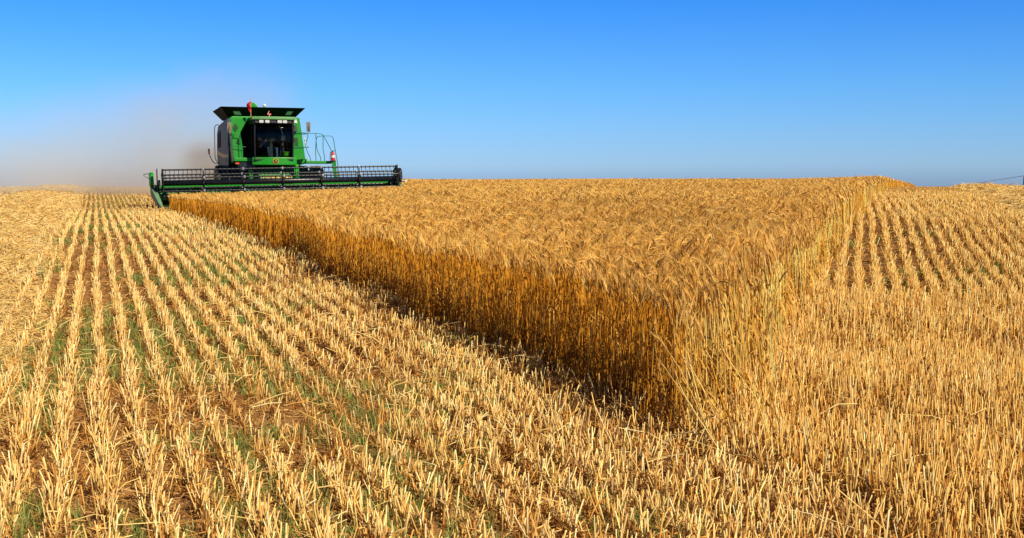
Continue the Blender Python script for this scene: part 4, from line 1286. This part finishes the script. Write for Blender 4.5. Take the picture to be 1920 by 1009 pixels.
# driver
def make_driver():
    V, E, Rr = [], [], []
    def chain(start, pts):
        cur = start
        for (x, y, z, r) in pts:
            V.append((x, y, z)); Rr.append(r); i = len(V) - 1
            if cur is not None: E.append((cur, i))
            cur = i
        return cur
    hip = chain(None, [(-.02, 2.78, 2.34, .135)])
    waist = chain(hip, [(-.13, 2.66, 2.45, .125)])
    chest = chain(waist, [(-.30, 2.48, 2.56, .14)])
    neckb = chain(chest, [(-.42, 2.36, 2.63, .075)])
    head = chain(neckb, [(-.48, 2.30, 2.68, .052), (-.53, 2.25, 2.74, .082), (-.55, 2.23, 2.83, .078)])
    for sg in (-1, 1):
        sh = chain(chest, [(-.34 + sg * .14, 2.46, 2.60 + sg * .07, .06)])
        if sg > 0: el_, wr = (.0, 2.28, 2.62), (-.04, 2.14, 2.72)
        else: el_, wr = (-.52, 2.26, 2.40), (-.32, 2.10, 2.66)
        w_ = chain(sh, [(*el_, .042), (*wr, .028)])
        hd = chain(w_, [(wr[0], wr[1] - .06, wr[2] + .01, .030)])
        for k in range(4):
            x = wr[0] + (k - 1.5) * .018
            chain(hd, [(x, wr[1] - .10, wr[2] + .02, .009), (x, wr[1] - .125, wr[2] - .005, .008), (x, wr[1] - .10, wr[2] - .03, .007)])
        chain(w_, [(wr[0] + sg * .03, wr[1] - .05, wr[2] + .0, .010), (wr[0] + sg * .035, wr[1] - .09, wr[2] + .01, .008)])
        kn = chain(hip, [(.0 + sg * .12, 2.68, 2.34, .088), (-.02 + sg * .17, 2.30, 2.38, .062), (-.02 + sg * .17, 2.22, 2.10, .044), (-.02 + sg * .17, 2.20, 2.0, .04), (-.02 + sg * .17, 2.08, 1.985, .03)])
    me = bpy.data.meshes.new('tmp'); me.from_pydata(V, E, [])
    ob = bpy.data.objects.new('tmp', me); C.objects.link(ob)
    ob.modifiers.new('s', 'SKIN')
    for i, sv_ in enumerate(me.skin_vertices[0].data):
        sv_.radius = (Rr[i], Rr[i] * (.8 if i in (0, 1, 2) else 1)); sv_.use_root = (i == 0)
    ss = ob.modifiers.new('ss', 'SUBSURF'); ss.levels = 2; ss.render_levels = 2
    dg = bpy.context.evaluated_depsgraph_get(); dg.update()
    nm = bpy.data.meshes.new_from_object(ob.evaluated_get(dg))
    bpy.data.objects.remove(ob)
    nm.name = 'person'
    nm.materials.clear(); nm.materials.append(M['shirt']); nm.materials.append(M['skin'])
    for p in nm.polygons:
        c = p.center; p.use_smooth = True
        if c.z > 2.665 and c.x < -.42: p.material_index = 1
        elif c.y < 2.12 and c.z > 2.6: p.material_index = 1
    o = bpy.data.objects.new('person', nm); C.objects.link(o)
    o.matrix_world = ROOT
    tag(o, 'driver in blue work clothes leaning over inside the combine cab', 'person')
    m = MB()
    m.ball((-.555, 2.26, 2.85), .092, 0, n=16, m=10, sc=(1, 1.0, .85)); m.build('hair', M['hair'], o, smooth_=True)
    m = MB(); m.prism([(2.17, 2.80), (2.135, 2.775), (2.17, 2.765)], 'x', -.565, -.54); m.build('nose', M['skin'], o)
    for sx_ in (-.03, .03):
        m = MB(); m.ball((-.553 + sx_, 2.160, 2.80), .011, 0, 8, 5); m.build('eye', M['black'], o)
    m = MB(); m.tube([(-.575, 2.167, 2.735), (-.525, 2.167, 2.735)], .006, 5, 0); m.build('mouth', M['pink'], o)
make_driver()

# ------------------------------------------------------------------ power line beyond the rise
def pole(px, Yd, top_py, label):
    Xd = (px - 960) / 2400 * Yd
    zt_ = EYE + (350 - top_py) / 2400 * Yd
    zb_ = float(ground_z(np.array([Xd]), np.array([Yd]))[0])
    o = thing('utility_pole', (Xd, Yd, zb_), (0, 0, R(65)))
    h = zt_ - zb_
    tag(o, label, 'utility pole')
    m_ = MB(); m_.tube([(0, 0, -.2), (0, 0, h)], [.13, .09], 10); m_.build('post', M['wood'], o)
    tips = []
    for k, dz in enumerate((.25, 1.35, 2.3)):
        m_ = MB(); m_.box(-.6, .6, -.04, .04, h - dz - .04, h - dz + .04); m_.tube([(-.45, .0, h - dz - .05), (-.05, 0, h - dz - .5)], .03, 5); m_.build('crossarm', M['wood'], o)
        for sx_ in (-.52, .52):
            m_ = MB(); m_.lathe([(.001, 0), (.05, 0), (.09, .06), (.05, .08), (.09, .14), (.04, .22), (.001, .22)], (sx_, 0, h - dz + .06), 'z', 10); m_.build('insulator', M['porcelain'], o)
        tips.append(Vector((Xd, Yd, zb_ + h - dz + .28)))
    return tips
ta = pole(1918, 150, 330, 'dark utility pole with short crossarms at the right edge of the picture')
tb = []
Yb = 520; Xb = (1700 - 960) / 2400 * Yb
for k, py in enumerate((347, 350.5, 353.5)): tb.append(Vector((Xb, Yb, EYE + (350 - py) / 2400 * Yb)))
for k, nm_ in enumerate(('topmost of the three thin power lines above the right horizon', 'middle of the three thin power lines above the right horizon', 'lowest of the three thin power lines above the right horizon')):
    m_ = MB(); pts = []
    for i in range(25):
        t = i / 24; p = ta[k].lerp(tb[k], t); p.z -= 4 * 1.0 * t * (1 - t); pts.append(tuple(p))
    m_.tube(pts, .028, 5); o = m_.build('power_line', M['wire'])
    tag(o, nm_, 'power line', 'power lines on the right horizon')

# ------------------------------------------------------------------ dust raised by the machine
dm = bpy.data.materials.new('field_dust')
dm.use_nodes = True
n, l = dm.node_tree.nodes, dm.node_tree.links
n.clear()
pv = n.new('ShaderNodeVolumePrincipled')
pv.inputs['Color'].default_value = (0.82, 0.77, 0.72, 1)
pv.inputs['Anisotropy'].default_value = -0.1
t = n.new('ShaderNodeTexCoord')
sp_ = n.new('ShaderNodeSeparateXYZ'); l.new(t.outputs['Object'], sp_.inputs[0])
def mth(op, a, b=None, c=None, clamp=False):
    k = n.new('ShaderNodeMath'); k.operation = op; k.use_clamp = clamp
    for i, q in enumerate((a, b, c)):
        if q is None: continue
        if isinstance(q, (int, float)): k.inputs[i].default_value = q
        else: l.new(q, k.inputs[i])
    return k.outputs[0]
# object space: x from -1 (far left) to 1 (at the machine), y -1..1, z 0..1
x_, y_, z_ = sp_.outputs
nz = n.new('ShaderNodeTexNoise'); nz.inputs['Scale'].default_value = 3.2; nz.inputs['Detail'].default_value = 4; nz.inputs['Roughness'].default_value = .6
l.new(t.outputs['Object'], nz.inputs['Vector'])
nn = mth('MULTIPLY', mth('SUBTRACT', nz.outputs[0], .38), 3.0, clamp=True)
xe = mth('SUBTRACT', 1.0, mth('POWER', mth('ABSOLUTE', x_), 4.0), clamp=True)
ye = mth('SUBTRACT', 1.0, mth('MULTIPLY', y_, y_), clamp=True)
ht = mth('ADD', .40, mth('MULTIPLY', x_, .22))       # plume height grows towards the machine
ht = mth('ADD', ht, mth('MULTIPLY', mth('SUBTRACT', nz.outputs[0], .5), .35))
ze = mth('SUBTRACT', 1.0, mth('DIVIDE', z_, mth('MULTIPLY', ht, 1.45)), clamp=True)
ze = mth('POWER', ze, 0.9)
near = mth('ADD', -.01, mth('MULTIPLY', mth('POWER', mth('MULTIPLY', mth('ADD', x_, 1.0), .5), 2.2), 1.35))
d = mth('MULTIPLY', mth('MULTIPLY', xe, ye), mth('MULTIPLY', ze, near))
d = mth('MULTIPLY', d, mth('ADD', .35, nn))
# thicker where the straw leaves the machine
bx2 = mth('DIVIDE', mth('SUBTRACT', x_, .715), .10); bz2 = mth('DIVIDE', mth('SUBTRACT', z_, .30), .20); by2 = mth('DIVIDE', y_, .5)
rr2 = mth('ADD', mth('ADD', mth('MULTIPLY', bx2, bx2), mth('MULTIPLY', bz2, bz2)), mth('MULTIPLY', by2, by2))
puff = mth('MULTIPLY', mth('SUBTRACT', 1.0, rr2, clamp=True), nn)
d = mth('ADD', d, mth('MULTIPLY', puff, 1.0))
d = mth('MULTIPLY', d, 0.42)
cm = n.new('ShaderNodeMix'); cm.data_type = 'RGBA'
cm.inputs[6].default_value = (0.80, 0.755, 0.68, 1); cm.inputs[7].default_value = (0.36, 0.29, 0.22, 1)
l.new(mth('MULTIPLY', puff, 2.5, clamp=True), cm.inputs[0]); l.new(cm.outputs[2], pv.inputs['Color'])
l.new(d, pv.inputs['Density'])
om = n.new('ShaderNodeOutputMaterial'); l.new(pv.outputs[0], om.inputs['Volume'])
me = bpy.data.meshes.new('dust_cloud')
me.from_pydata([(a, b, c) for c in (0, 1) for b in (-1, 1) for a in (-1, 1)], [], [(0, 2, 3, 1), (4, 5, 7, 6), (0, 1, 5, 4), (2, 6, 7, 3), (0, 4, 6, 2), (1, 3, 7, 5)])
me.materials.append(dm)
do = bpy.data.objects.new('dust_cloud', me); C.objects.link(do)
do.location = (-27.8, 66.5, -0.2); do.scale = (17.0, 6.5, 9.5)
do.rotation_euler = (0, 0, 0)
tag(do, 'beige dust cloud drifting left behind the combine', 'dust', kind='stuff')
